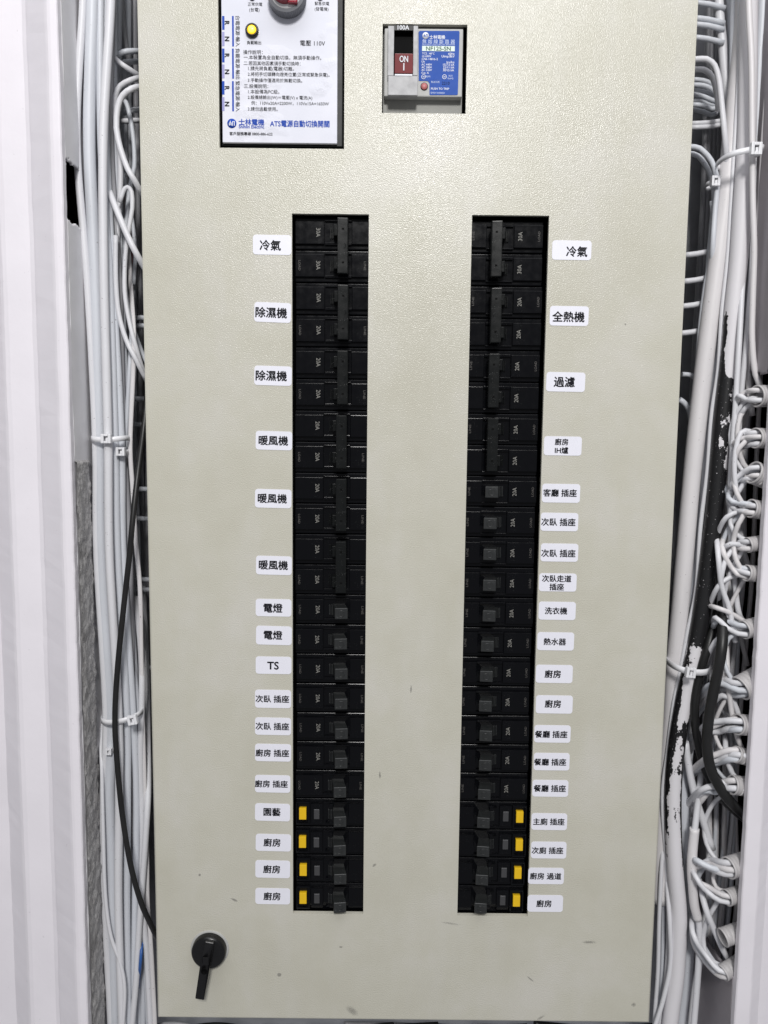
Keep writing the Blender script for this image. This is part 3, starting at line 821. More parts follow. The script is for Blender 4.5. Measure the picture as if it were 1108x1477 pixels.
def at(txt, x, y, **kw):
    kw.setdefault('mat', M['ink']); m_ = kw.pop('mat')
    return text_at('lettering', txt, m_, face, x, y, YT - 0.00005, **kw)
for k, y in enumerate((33, 56, 80, 103.5, 127, 150)): at('RN'[k % 2], 327.6, y, hpx=6.2, bold=0.03, ang=-PI / 2)
for t_, y in (('台電電源·輸入', 45), ('負載電源·輸出', 92), ('緊急電源·輸入', 139)): at(t_, 343, y, wpx=42, ang=-PI / 2, bold=0.004)
at('正常供電', 368, 6, wpx=21); at('(台電)', 367, 14.3, wpx=15); at('緊急供電', 464.5, 5, wpx=21); at('(發電機)', 464, 13.3, wpx=20)
at('負載輸出', 366.5, 61.5, wpx=20.5, bold=0.006); at('電壓 110V', 451, 62.3, wpx=36, bold=0.004)
for t_, x, y, wd in (('操作說明：', 351, 75, 28), ('一.本裝置為全自動切換，無須手動操作。', 351.5, 82.5, 112), ('二.若因其他因素須手動切換時：', 351.5, 91, 82), ('1.請先將負載(電器)切離。', 358, 99, 66),
                     ('2.將把手切頭轉向燈亮位置(正常或緊急供電)。', 357.5, 107.2, 118), ('3.手動操作僅適用於無載切換。', 357.5, 115.5, 78.5), ('三.設備說明：', 352, 124, 35), ('1.本設備為PC級。', 358, 132, 45),
                     ('2.設備總輸出(W)＝電壓(V) x 電流(A)', 357.5, 140.5, 93), ('例：110Vx20A=2200W，110Vx15A=1650W', 362.5, 148.5, 112), ('3.請勿過載使用。', 357.5, 157, 43)):
    at(t_, x, y, wpx=wd, align='l', bold=0.002)
lg = MB(); c = P(334.5, 178, YT) - AC; lg.lathe(c, (0, -1, 0), [(6.6 * mpx(334, 178), 0), (6.6 * mpx(334, 178), 0.0001), (0, 0.0001)], 32); lgo = lg.build('emblem', M['blue'], face)
def emblem_strokes(cx, cy, r, Y, org, mat, parent):
    m_ = MB(org)
    def st(x0, y0, x1, y1): flat_rect(m_, cx + x0 * r, cy + y0 * r, cx + x1 * r, cy + y1 * r, Y, 0.00006)
    st(-.62, -.1, -.46, .45); st(-.62, -.18, -.05, -.04); st(-.2, -.03, -.05, .45); st(-.42, -.6, -.28, -.2)
    st(.1, -.5, .26, .5); st(.5, -.35, .64, .5); st(.28, -.5, .64, -.36); st(-.42, .1, -.24, .24)
    return m_.build('emblem_mark', mat, parent)
emblem_strokes(334.5, 178, 6.6, YT - 0.00025, AC, M['white_print'], lgo)
at('士林電機', 344.3, 176, wpx=36.5, bold=0.02, align='l', mat=M['blue']); at('Shihlin Electric', 344.3, 182.6, wpx=36.5, bold=0.02, align='l', mat=M['blue'])
at('ATS電源自動切換開關', 389.5, 178, wpx=85.5, hpx=9.2, bold=0.02, align='l', mat=M['blue'])
at('客戶服務專線 0800-886-622', 331, 192.6, wpx=62, bold=0.014, align='l')
# lamp
k = mpx(364, 45); lc = P(364, 45, YA) - AC
mb = MB(); mb.lathe(lc, (0, -1, 0), [(9.6 * k, 0), (9.6 * k, 0.0022), (8.8 * k, 0.0030), (6.6 * k, 0.0030), (6.6 * k, 0.001)], 36); lb = mb.build('pilot_lamp', M['latch'], ats)
mb = MB(); mb.lathe(lc, (0, -1, 0), [(6.5 * k, 0.0018), (6.2 * k, 0.0030), (4.4 * k, 0.0037)], 32); mb.build('lens_rim', M['lamp'], lb)
mb = MB(); mb.lathe(lc, (0, -1, 0), [(4.4 * k, 0.0037), (2.4 * k, 0.0041), (0, 0.0043)], 32); mb.build('lens', M['lamp_core'], lb)
for hx in (364, 462):                                       # small dark holes just under the top edge of the picture
    mb = MB(); q = P(hx, -3.5, YA) - AC; mb.lathe(q, (0, -1, 0), [(4.2 * k, 0), (4.2 * k, 0.0012), (3.4 * k, 0.0016), (0, 0.0016)], 24)
    mb.build('pilot_lamp', M['latch'] if hx < 400 else M['case_dark'], ats)
# knob: grey knurled ring, white dial, dark red grip
kc = P(415, -1, YA) - AC; k = mpx(415, 0)
mb = MB(); n = 120; R0 = 27.3 * k
rings = []
for (rr, hh, kn) in ((0.99, 0.0, 0.02), (1.0, 0.001, 0.03), (1.0, 0.0095, 0.03), (0.98, 0.0105, 0.0), (0.84, 0.0112, 0.0), (0.80, 0.0105, 0.0)):
    rings.append([mb.v(kc + Vector((math.cos(2 * PI * q / n) * R0 * (rr - kn * (q % 2)), -hh, math.sin(2 * PI * q / n) * R0 * (rr - kn * (q % 2))))) for q in range(n)])
for a_, b_ in zip(rings[:-1], rings[1:]):
    for q in range(n): mb.bm.faces.new((a_[q], a_[(q + 1) % n], b_[(q + 1) % n], b_[q]))
kn = mb.build('knob_ring', M['grey_plastic'], ats)
mb = MB(); mb.lathe(kc, (0, -1, 0), [(R0 * 0.81, 0.009), (R0 * 0.81, 0.0104), (0, 0.0104)], 48); mb.build('dial', M['white_plastic'], kn)
mb = MB(); mb.lathe(kc + Vector((-0.0012, 0, 0.001)), (0, -1, 0), [(R0 * 0.66, 0.0104), (R0 * 0.66, 0.0135), (R0 * 0.60, 0.0165), (R0 * 0.40, 0.0185), (0, 0.0192)], 48)
q = kc + Vector((R0 * 0.36, 0, -R0 * 0.48)); mb.box(q.x - 0.004, q.x + 0.004, q.y - 0.0145, q.y - 0.0105, q.z - 0.0025, q.z + 0.004, 0.001)
mb.build('grip', M['red'], kn)

# ------------------------------------------------------------------ main breaker (second cut-out)
BC = P(612, 99); BC.y = 0
mcb = thing('main_breaker', 'grey main breaker with maroon ON toggle and blue nameplate', 'main breaker', BC)
def pbox(x0, y0, x1, y1, Yf, Yb, name, mat, bev=0.0006, parent=None, vert=True):
    m_ = MB(BC); a_, b_ = P(x0, y0, Yf), P(x1, y1, Yf)
    m_.box(a_.x, b_.x, Yf, Yb, b_.z, a_.z, bev); return m_.build(name, mat, parent or mcb)
pbox(553.5, 37, 666, 176, 0.0085, 0.055, 'base', M['case_dark'])
YM = 0.0005
pbox(555, 40.5, 666.5, 140, YM, 0.0083, 'cover', M['case'], 0.0009)
# raised toggle housing built round its slot
YH = -0.0055
m_ = MB(BC)
def hb(x0, y0, x1, y1, Yf=YH):
    a_, b_ = P(x0, y0, YH), P(x1, y1, YH); m_.box(a_.x, b_.x, Yf, YM + 0.0004, b_.z, a_.z, 0.0004)
hb(560, 37, 568, 109); hb(596.5, 37, 602.3, 109); hb(560, 109, 602.3, 137.5)
m_.build('toggle_housing', M['silver'], mcb)
pbox(568.3, 37, 596.2, 108.7, YM - 0.0003, YM + 0.001, 'slot', M['pocket'], 0)
m_ = MB(BC); a_, b_ = P(568.3, 36, YH), P(596.3, 44, YH); m_.box(a_.x, b_.x, YH + 0.0002, YM, b_.z, a_.z, 0.0002); rp = m_.build('rating_plate', M['bezel'], mcb)
o = text_at('lettering', '100A', M['white_print'], mcb, 582, 39.6, YH - 0.0001, wpx=16.5, bold=0.006); 
# toggle leans down
m_ = MB(BC); a_, b_ = P(569.6, 78, -0.008), P(595.5, 104.5, -0.008)
m_.hexa([(a_.x, -0.0062, b_.z), (b_.x, -0.0062, b_.z), (b_.x, -0.0092, a_.z), (a_.x, -0.0092, a_.z)],
        [(a_.x, YM, b_.z + 0.001), (b_.x, YM, b_.z + 0.001), (b_.x, YM, a_.z - 0.0012), (a_.x, YM, a_.z - 0.0012)], 0.0004)
tg = m_.build('toggle', M['maroon'], mcb)
m_ = MB(BC); t0 = P(582, 52, -0.004)                        # black upper shank of the handle
m_.hexa([(a_.x, -0.0088, a_.z + 0.0002), (b_.x, -0.0088, a_.z + 0.0002), (b_.x, -0.003, t0.z), (a_.x, -0.003, t0.z)],
        [(a_.x, YM, a_.z - 0.0008), (b_.x, YM, a_.z - 0.0008), (b_.x, YM, t0.z + 0.001), (a_.x, YM, t0.z + 0.001)], 0.0003); m_.build('toggle_shank', M['pocket'], mcb)
m_ = MB(BC); m_.box(a_.x + 0.0002, b_.x - 0.0002, -0.0058, YM, b_.z - 0.0016, b_.z - 0.0003, 0.0002); m_.build('toggle_edge', M['white_print'], tg)
o = text_at('lettering', 'ON', M['white_print'], mcb, 582.6, 85, -0.0089, wpx=12, hpx=8, bold=0.02); o.rotation_euler = (0.19, 0, 0)
o = text_at('lettering', 'I', M['white_print'], mcb, 582.6, 96.3, -0.0077, hpx=9.5, wpx=1.6); o.rotation_euler = (0.19, 0, 0)
# nameplate with a notch for the trip button
YN = YM - 0.0003
m_ = MB(BC)
pts = [(605.5, 44.5), (662, 44.5), (663, 46), (660.5, 136), (659, 137), (620.5, 137), (619.6, 136), (619.6, 120.5), (617.5, 117.2), (614, 116.6), (604, 116.6), (603.8, 46.5)]
f_ = [m_.v(P(x, y, YN)) for x, y in pts]; g_ = [m_.v(P(x, y, YN) + Vector((0, 0.00025, 0))) for x, y in pts]
m_.bm.faces.new(f_)
for q in range(len(pts)): m_.bm.faces.new((f_[q], f_[(q + 1) % len(pts)], g_[(q + 1) % len(pts)], g_[q]))
npl = m_.build('nameplate', M['nameplate'], mcb)
YX = YN - 0.0001
def nt(txt, x, y, **kw):
    m2 = kw.pop('mat', M['white_print']); return text_at('lettering', txt, m2, npl, x, y, YX, **kw)
k = mpx(614, 51)
m_ = MB(BC); m_.lathe(P(614, 51.3, YX), (0, -1, 0), [(4.6 * k, 0), (4.6 * k, 0.00006), (0, 0.00006)], 28); em = m_.build('emblem', M['white_print'], npl)
emblem_strokes(614, 51.3, 4.6, YX - 0.0002, BC, M['nameplate'], em)
nt('士林電機', 619.5, 53.3, wpx=22.5, bold=0.008, align='l'); nt('無熔線斷路器', 609.3, 59.7, wpx=47, track=1.5, align='l', mat=M['pale_print'])
nt('MOLDED CASE CIRCUIT BREAKER', 609.3, 64, wpx=47, hpx=1.7, align='l', mat=M['pale_print'])
m_ = MB(BC); flat_rect(m_, 609, 66, 656, 74, YX, 0.00008); m_.build('model_band', M['band'], npl)
text_at('lettering', 'NF125-SN', M['green_print'], npl, 632.5, 70, YX - 0.0001, wpx=35.5, hpx=5.4, bold=0.02)
for t_, x, y, wd, al in (('TC2 : 40°C', 609, 77, 18, 'l'), ('Ui 690V', 609, 81, 13, 'l'), ('CNS 14816-2', 608.5, 85, 23, 'l'), ('Ue', 608.3, 88.8, 4.5, 'l'), ('AC 440V', 608, 93, 15, 'l'), ('AC 380V', 608, 97, 15, 'l'),
                         ('AC 220V', 608, 100.8, 15, 'l'), ('Cat. A', 608, 105, 10.5, 'l'), ('60Hz', 655.7, 77.6, 9, 'r'), ('Uimp:8kV', 655.7, 81.8, 18.5, 'r'), ('Icu/Ics', 655.5, 89.6, 11, 'r'),
                         ('15/7.5 kA', 655.3, 93.4, 16, 'r'), ('22/11 kA', 655.2, 97.3, 16, 'r'), ('30/15 kA', 655, 101.3, 16, 'r')):
    nt(t_, x, y, wpx=wd, align=al, bold=0.004)
for cx in (611, 641.2):
    m_ = MB(BC); m_.lathe(P(cx, 110.8, YX), (0, -1, 0), [(3.2 * k, 0), (3.2 * k, 0.00006), (2.5 * k, 0.00006), (2.5 * k, 0)], 24)
    flat_rect(m_, cx - 1.2, 110.4, cx + 1.6, 111.3, YX - 0.00005, 0.00006); m_.build('approval_mark', M['white_print'], npl)
nt('BSMI', 617.5, 110.3, wpx=6.5, mat=M['pale_print']); nt('R33\nRoHS', 650, 111.2, wpx=8, mat=M['pale_print'])
m_ = MB(BC); flat_rect(m_, 607.5, 114.6, 653.5, 115.1, YX, 0.00006); m_.build('rule', M['pale_print'], npl)
nt('製造日期', 628, 118.2, wpx=12, mat=M['pale_print']); nt('2210', 643, 120, wpx=11, mat=M['ink']); nt('PUSH TO TRIP', 621.8, 127.8, wpx=26, align='l', bold=0.006); nt('BM2Y1N00001', 621.5, 133.8, wpx=20, hpx=2.4, align='l', mat=M['pale_print'])
m_ = MB(BC); k = mpx(612, 125); m_.lathe(P(612, 125, YM), (0, -1, 0), [(5.4 * k, -0.0002), (5.4 * k, 0.0004), (4.7 * k, 0.0004), (4.7 * k, 0)], 32); m_.build('button_ring', M['bezel'], mcb)
m_ = MB(BC); m_.lathe(P(612, 125, YM), (0, -1, 0), [(4.6 * k, -0.0002), (4.6 * k, 0.0007), (4.0 * k, 0.0010), (0, 0.0010)], 32); m_.build('trip_button', M['pinkred'], mcb)

# ------------------------------------------------------------------ cables
def cable(pts, wpx, mat, label, group=None, name='cable', cat='cable', wob=0.03, flat=1.0, step=0.006, n=12):
    """pts: (px, py, Y) way-points, wpx: width in picture pixels at the cable's own depth"""
    w3 = [P(*p) for p in pts]
    mid = pts[len(pts) // 2]
    r = wpx / 2 * mpx(mid[0], mid[1], mid[2])
    path = spline(w3, step)
    org = path[0]
    b = MB(); b.tube(path, r, n=n, wob=wob, flat=flat)
    for v in b.bm.verts: v.co -= org
    o = b.build(name, mat); o.location = org
    tag(o, label, cat, group); return o
def Yv(pts, Y):
    return [(p[0], p[1], p[2] if len(p) > 2 else Y) for p in pts]

LS = 'on the latch side of the cabinet'
# --- the main bundle on the latch side: x positions at set heights, front row
H = (-150, 0, 200, 400, 630, 800, 1028, 1150, 1300, 1480, 1600)
front = [
 ((122, 120, 111, 126, 138, 140, 153, 149, 151, 160, 162), 10.5, 0.012, 'c1', 'white cable bowing outward along the bare cement, outermost of its bundle'),
 ((136, 134, 129, 138, 144, 146, 160, 158, 163, 166, 167), 16.5, 0.014, 'c2', 'thick white cable second from the bare cement in the tied bundle'),
 ((161, 160, 149, 150, 156, 158, 171, 172, 171, 176, 178), 12, 0.006, 'c1', 'white cable crossing from the cabinet edge towards the middle of the tied bundle'),
 ((147, 145, 146, 158, 166, 170, 183, 184, 183, 185, 186), 10.5, 0.016, 'c2', 'cool white cable in the middle of the tied bundle, third from bare cement'),
 ((152, 151, 153, 163, 175, 178, 192, 197, 195, 192, 190), 10, 0.020, 'c2', 'cool white cable of the tied bundle nearest the black thin cable'),
]
for xs, wd, Y, m_, lab in front:
    cable([(x, y, Y) for x, y in zip(xs, H)], wd, M[m_], lab, 'cables tied in the bundle by the cement')
back = [(128, 126, 120, 131, 141, 143, 155, 156, 158, 164, 166), (141, 140, 138, 146, 150, 152, 166, 166, 168, 172, 174), (156, 155, 151, 156, 161, 164, 177, 178, 178, 181, 183),
        (150, 149, 150, 168, 180, 184, 198, 203, 203, 200, 200), (163, 162, 159, 171, 178, 187, 190, 191, 190, 188, 189), (166, 164, 166, 174, 183, 181, 187, 209, 208, 206, 205)]
for i, xs in enumerate(back):
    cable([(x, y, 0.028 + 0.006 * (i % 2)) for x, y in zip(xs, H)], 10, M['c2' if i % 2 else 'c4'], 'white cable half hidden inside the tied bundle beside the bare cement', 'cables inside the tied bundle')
# thin, lower strands between the ties and the cabinet edge
low = [
 ([(172, 900, 0.07), (166, 960, 0.06), (157, 1005, 0.05), (149, 1040, 0.044), (146, 1075, 0.036), (147, 1110, 0.026), (149, 1200), (152, 1290), (160, 1350), (174, 1390), (180, 1430), (176, 1500), (172, 1600)], 5.5, 0.022, 'c1', 'thin white cable leaving the bundle beside bare cement and curving inward low down'),
 ([(196, 860, 0.06), (203, 930, 0.05), (205, 990), (203, 1100), (206, 1200), (205, 1300), (212, 1380), (218, 1500), (219, 1600)], 9, 0.040, 'c1', 'white cable running along the cabinet edge low down behind the black cable'),
 ([(186, 870, 0.064), (190, 940, 0.056), (196, 1000), (205, 1100), (200, 1200), (192, 1300), (188, 1400), (183, 1500), (182, 1600)], 10, 0.046, 'c2', 'cool white cable swinging away from the cabinet edge below the lower tie'),
 ([(180, 1050, 0.066), (188, 1150), (196, 1240), (204, 1330), (210, 1420), (216, 1510)], 6, 0.050, 'c2', 'thin cool white cable slanting to the cabinet corner under the black cable'),
 ([(206, 840, 0.10), (211, 950, 0.085), (213, 1060, 0.06), (214, 1130, 0.044), (212, 1180), (206, 1270), (201, 1340), (196, 1420), (186, 1520)], 9, 0.034, 'c1', 'white cable slanting down from the cabinet edge over the blue wire'),
]
for p, wd, Y, m_, lab in low: cable([(q[0], q[1], q[2] - 0.018) for q in Yv(p, Y)], wd, M[m_], lab, None)
cable(Yv([(207, 1335, 0.04), (204, 1372), (202, 1396), (199, 1425, 0.03)], 0.014), 4.5, M['cblue'], 'short length of blue wire showing between white cables low down', name='wire', cat='wire')
# printed flat cable and the thin one that runs along the door edge
cable(Yv([(181, 250, 0.075), (184, 330, 0.066), (188, 400, 0.05), (193, 480), (192, 540), (188, 640), (191, 700), (196, 780), (202, 850), (204, 950), (206, 1040), (209, 1140), (212, 1230), (213, 1300), (217, 1350), (221, 1420), (224, 1490), (225, 1560)], 0.022), 6.5, M['c3'],
      'thin off-white cable hugging the cabinet door edge from the loops to the corner', flat=0.6)
cable(Yv([(212, 570, 0.032), (207, 622, 0.024), (198, 690, 0.006), (191, 755), (187, 800), (178, 880), (170, 960), (166, 1030), (168, 1085), (176, 1170), (188, 1245), (203, 1300, -0.002), (216, 1330, 0.006), (226, 1351, 0.016), (234, 1366, 0.03)], -0.004), 8, M['cblack'],
      'thin black cable slanting across the white bundle to the cabinet edge')
# --- loops between the bundle and the cabinet edge, upper part
top = [
 ([(202, 74), (185, 74), (172, 78), (166, 90), (165, 140)], 8, 0.050, 'c2', 'highest short cable entering the cabinet side next to the tied bundle'),
 ([(202, 89), (188, 89), (174, 92), (168, 104), (166, 160)], 7.5, 0.060, 'c2', 'second highest short cable entering the cabinet side next to the tied bundle'),
 ([(166, 84), (172, 90), (185, 99), (202, 110)], 7.5, 0.044, 'c1', 'short cable slanting down into the cabinet below the two highest entries'),
 ([(202, 112), (188, 116), (174, 124), (167, 138), (166, 165), (171, 200), (174, 240), (173, 290), (169, 340), (167, 410), (170, 470)], 8, 0.040, 'c1', 'white cable arching out of the cabinet and running down behind the bundle'),
 ([(203, 125), (190, 128), (177, 138), (170, 155), (168, 185), (174, 215), (184, 243), (194, 260), (206, 282)], 8.5, 0.026, 'c1', 'white cable looping out and back into the cabinet like a letter C'),
 ([(203, 158), (190, 159), (178, 163)], 7.5, 0.066, 'c2', 'short stub of cable entering the cabinet under the arching cable'),
 ([(203, 174), (190, 174), (176, 175)], 7.5, 0.060, 'c1', 'bright short stub of cable level with the bottom of the transfer switch'),
 ([(174, 210, 0.07), (172, 165, 0.064), (176, 146, 0.056), (182, 148), (188, 170), (193, 205), (194, 240), (189, 262), (184, 300), (180, 350), (178, 420)], 6.5, 0.050, 'c2', 'thin cable curving down beside the cabinet edge inside the large loop'),
 ([(132, 170, 0.066), (142, 222, 0.058), (151, 256, 0.045), (160, 282, 0.03), (172, 312), (184, 340), (197, 366), (212, 392)], 9, 0.024, 'c1', 'white cable slanting from the bundle down into the cabinet edge'),
 ([(173, 292), (178, 276), (184, 270), (190, 277), (191, 300), (186, 330), (181, 370), (180, 420), (186, 460), (196, 500), (210, 545)], 6.5, 0.032, 'c1', 'thin white cable with a small hairpin bend beside the cabinet edge'),
 ([(178, 250), (184, 280), (191, 320), (195, 360), (193, 410)], 6, 0.060, 'c2', 'thin cable hidden behind the hairpin bend next to the cabinet edge'),
 ([(167, 340), (167, 400), (171, 450), (182, 490), (197, 520), (212, 550)], 7, 0.030, 'c1', 'thin white cable sweeping down from the bundle into the cabinet edge'),
 ([(180, 400), (184, 440), (193, 475), (204, 505), (214, 530)], 6, 0.040, 'c2', 'second thin cable sweeping into the cabinet edge above the ties'),
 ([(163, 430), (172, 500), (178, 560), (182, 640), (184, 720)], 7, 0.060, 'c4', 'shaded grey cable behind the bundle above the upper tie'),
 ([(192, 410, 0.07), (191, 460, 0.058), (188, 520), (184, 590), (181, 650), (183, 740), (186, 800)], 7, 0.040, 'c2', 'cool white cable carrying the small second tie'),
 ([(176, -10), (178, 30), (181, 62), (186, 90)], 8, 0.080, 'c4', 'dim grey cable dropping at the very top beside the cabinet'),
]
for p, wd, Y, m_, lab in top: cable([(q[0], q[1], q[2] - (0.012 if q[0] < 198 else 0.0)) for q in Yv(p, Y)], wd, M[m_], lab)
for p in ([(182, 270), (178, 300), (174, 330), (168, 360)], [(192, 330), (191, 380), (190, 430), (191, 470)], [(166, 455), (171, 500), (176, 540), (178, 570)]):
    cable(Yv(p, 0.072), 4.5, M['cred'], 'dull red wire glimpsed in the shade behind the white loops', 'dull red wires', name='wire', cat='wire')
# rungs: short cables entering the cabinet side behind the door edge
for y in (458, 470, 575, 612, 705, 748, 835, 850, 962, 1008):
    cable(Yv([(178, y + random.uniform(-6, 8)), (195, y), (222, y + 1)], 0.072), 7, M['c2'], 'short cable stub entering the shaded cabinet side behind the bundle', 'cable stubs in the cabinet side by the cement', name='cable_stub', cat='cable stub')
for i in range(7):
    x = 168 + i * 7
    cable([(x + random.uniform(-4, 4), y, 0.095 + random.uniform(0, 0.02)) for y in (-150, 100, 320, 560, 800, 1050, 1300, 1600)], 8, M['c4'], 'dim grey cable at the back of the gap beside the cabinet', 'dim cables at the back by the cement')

for i, (xs, Y) in enumerate([((168, 168, 170, 176, 186, 190, 199, 203, 206, 209, 210), 0.070), ((176, 177, 180, 183, 190, 196, 206, 208, 210, 212, 213), 0.078), ((186, 185, 186, 192, 194, 199, 204, 206, 209, 211, 214), 0.086),
                              ((139, 139, 136, 144, 152, 154, 165, 167, 170, 176, 178), 0.040), ((165, 164, 160, 170, 176, 182, 192, 196, 199, 203, 204), 0.046), ((171, 172, 171, 178, 184, 188, 196, 200, 206, 212, 214), 0.054),
                              ((160, 161, 163, 166, 174, 178, 186, 186, 182, 176, 172), 0.064)]):
    cable([(x, y, Y) for x, y in zip(xs, H)], 8.5, M['c2'], 'cool white cable set back between the tied bundle and the cabinet side', 'cables set back behind the loops')
# --- cable ties
def tie(cx, cy, Y, halfw, depth, label, tilt=0.0, head=(0, 0), hw=13, hh=12, band=7.5, head_ang=0.0, strap=True, group='nylon ties'):
    c = P(cx, cy, Y); k = mpx(cx, cy, Y)
    root = thing('cable_tie', label, 'cable tie', c)
    root['group'] = group
    if strap:
        b = MB(); n = 40; bh = band / 2 * k; rings = []
        for q in range(n):
            a = 2 * PI * q / n
            e = 2.6
            x = halfw * k * math.copysign(abs(math.cos(a)) ** (2 / e), math.cos(a)); y = depth * math.copysign(abs(math.sin(a)) ** (2 / e), math.sin(a))
            sag = -math.sin(PI * (x / (halfw * k) + 1) / 2) * 2.2 * k
            for_z = [(1.0, -bh), (1.0, bh), (1.035, bh), (1.035, -bh)]
            rings.append([b.v((x * s_, y * s_, z + x * tilt + sag)) for s_, z in for_z])
        for q in range(n):
            A, B = rings[q], rings[(q + 1) % n]
            for j in range(4):
                f = b.bm.faces.new((A[j], A[(j + 1) % 4], B[(j + 1) % 4], B[j])); f.smooth = j in (0, 2)
        b.build('strap', M['tie'], root)
    b = MB(); hx, hy = head[0] * k, -head[1] * k
    yf = -depth * 1.04 - 0.0045
    w2, h2 = hw / 2 * k, hh / 2 * k
    t_ = bmesh.new()
    def bx(x0, x1, y0, y1, z0, z1):
        m2 = MB(); m2.box(x0, x1, y0, y1, z0, z1, 0.0004)
        m3 = {}
        for v in m2.bm.verts: m3[v] = t_.verts.new(v.co)
        for f in m2.bm.faces: t_.faces.new([m3[v] for v in f.verts])
        m2.bm.free()
    bx(-w2, -w2 * .42, yf, yf + 0.0048, -h2, h2); bx(w2 * .42, w2, yf, yf + 0.0048, -h2, h2)
    bx(-w2 * .40, w2 * .40, yf, yf + 0.0048, h2 * .5, h2); bx(-w2 * .40, w2 * .40, yf, yf + 0.0048, -h2, -h2 * .5)
    bx(-w2 * .12, w2 * .40, yf + 0.0012, yf + 0.0048, -h2 * .49, h2 * .25)
    b.merge(t_, Matrix.Translation((hx, 0, hy)) @ Matrix.Rotation(head_ang, 4, 'Y'))
    hd = b.build('tie_head', M['tie'], root)
    b = MB(); b.box(hx - w2 * .3, hx + w2 * .3, yf + 0.0035, yf + 0.0047, hy - h2 * .45, hy + h2 * .45); b.build('tie_slot', M['pocket'], hd)
    return root
tie(160.5, 632, 0.018, 25, 0.016, 'nylon tie with a square head round the bundle, upper one by the cement', 0.02, (4, 0.5), 14, 13)
tie(179.5, 651, 0.020, 6, 0.007, 'small nylon tie just under the upper tie by the cement', 0, (0, 0), 12.5, 12, 6)
tie(177.5, 1029, 0.018, 28, 0.017, 'nylon tie slanting up to its head by the cabinet edge, below the other ties', 0.16, (24, -2.5), 13, 13, 7.5, -0.2)
tie(161.5, 1079, 0.014, 5, 0.005, 'tiny nylon tie on a thin cable below the lower tie by the cement', 0, (0, 0), 8, 9, 8)

# --- far side: conduits and cables
conduit_path = [(1084, -150), (1080, 0), (1079, 100), (1077, 200), (1071, 290), (1066, 370), (1058, 450), (1051, 530), (1043, 600), (1036, 680), (1028, 760), (1017, 850), (1007, 915), (997, 965), (986, 1015), (976, 1080), (971, 1150), (973, 1240), (979, 1320), (976, 1400), (966, 1480), (955, 1600)]
pth = spline([P(x, y, 0.020) for x, y in conduit_path], 0.006)
tot = sum((a_ - b_).length for a_, b_ in zip(pth[:-1], pth[1:]))
# paint left along its length, by picture height -> metres
def arc_at(py):
    best, L_, acc = 1e9, 0, 0
    for a_, b_ in zip(pth[:-1], pth[1:]):
        acc += (b_ - a_).length
        z = P(1020, py, 0.02).z
        if abs(b_.z - z) < best: best, L_ = abs(b_.z - z), acc
    return L_
nt_ = M['chip'].node_tree.nodes
for el, (py, val) in zip(nt_['paint_left'].color_ramp.elements,
                         ((-100, 1.1), (440, 1.1), (500, 0.95), (545, 0.85), (553, 0.20), (640, 0.38), (800, 0.10), (915, 0.18), (945, 0.72), (1110, 0.52), (1290, 1.0))):
    el.position = max(0.0, min(1.0, arc_at(py))); el.color = (val, val, val, 1)
for el, (py, a_, b_) in zip(nt_['edge_wear'].color_ramp.elements,
                            ((-100, 0, 0), (430, 0, 0), (470, 0, .95), (560, 0, .9), (700, 0, 0), (940, 0, .2), (1000, .3, .8), (1090, .9, .7), (1220, 1.0, .3), (1340, 0, 0))):
    el.position = max(0.0, min(1.0, arc_at(py))); el.color = (a_, b_, 0, 1)
cable([(x, y, 0.020) for x, y in conduit_path], 24, M['chip'], 'thick black conduit with chipped white paint showing large bare black lengths', name='conduit', cat='conduit', n=24, wob=0.02)
cable(Yv([(1074, -150), (1073, 0), (1069, 70), (1063, 135), (1055, 205), (1046, 290), (1036, 370), (1024, 460), (1012, 560), (1003, 640), (995, 720), (988, 800), (980, 890), (973, 960), (968, 1040), (960, 1120), (955, 1200), (952, 1300)], 0.034), 25, M['c3'],
      'thick white conduit beside the cabinet door edge, clean of chips', name='conduit', cat='conduit', n=20, wob=0.015)
fs = 'beside the two thick conduits'
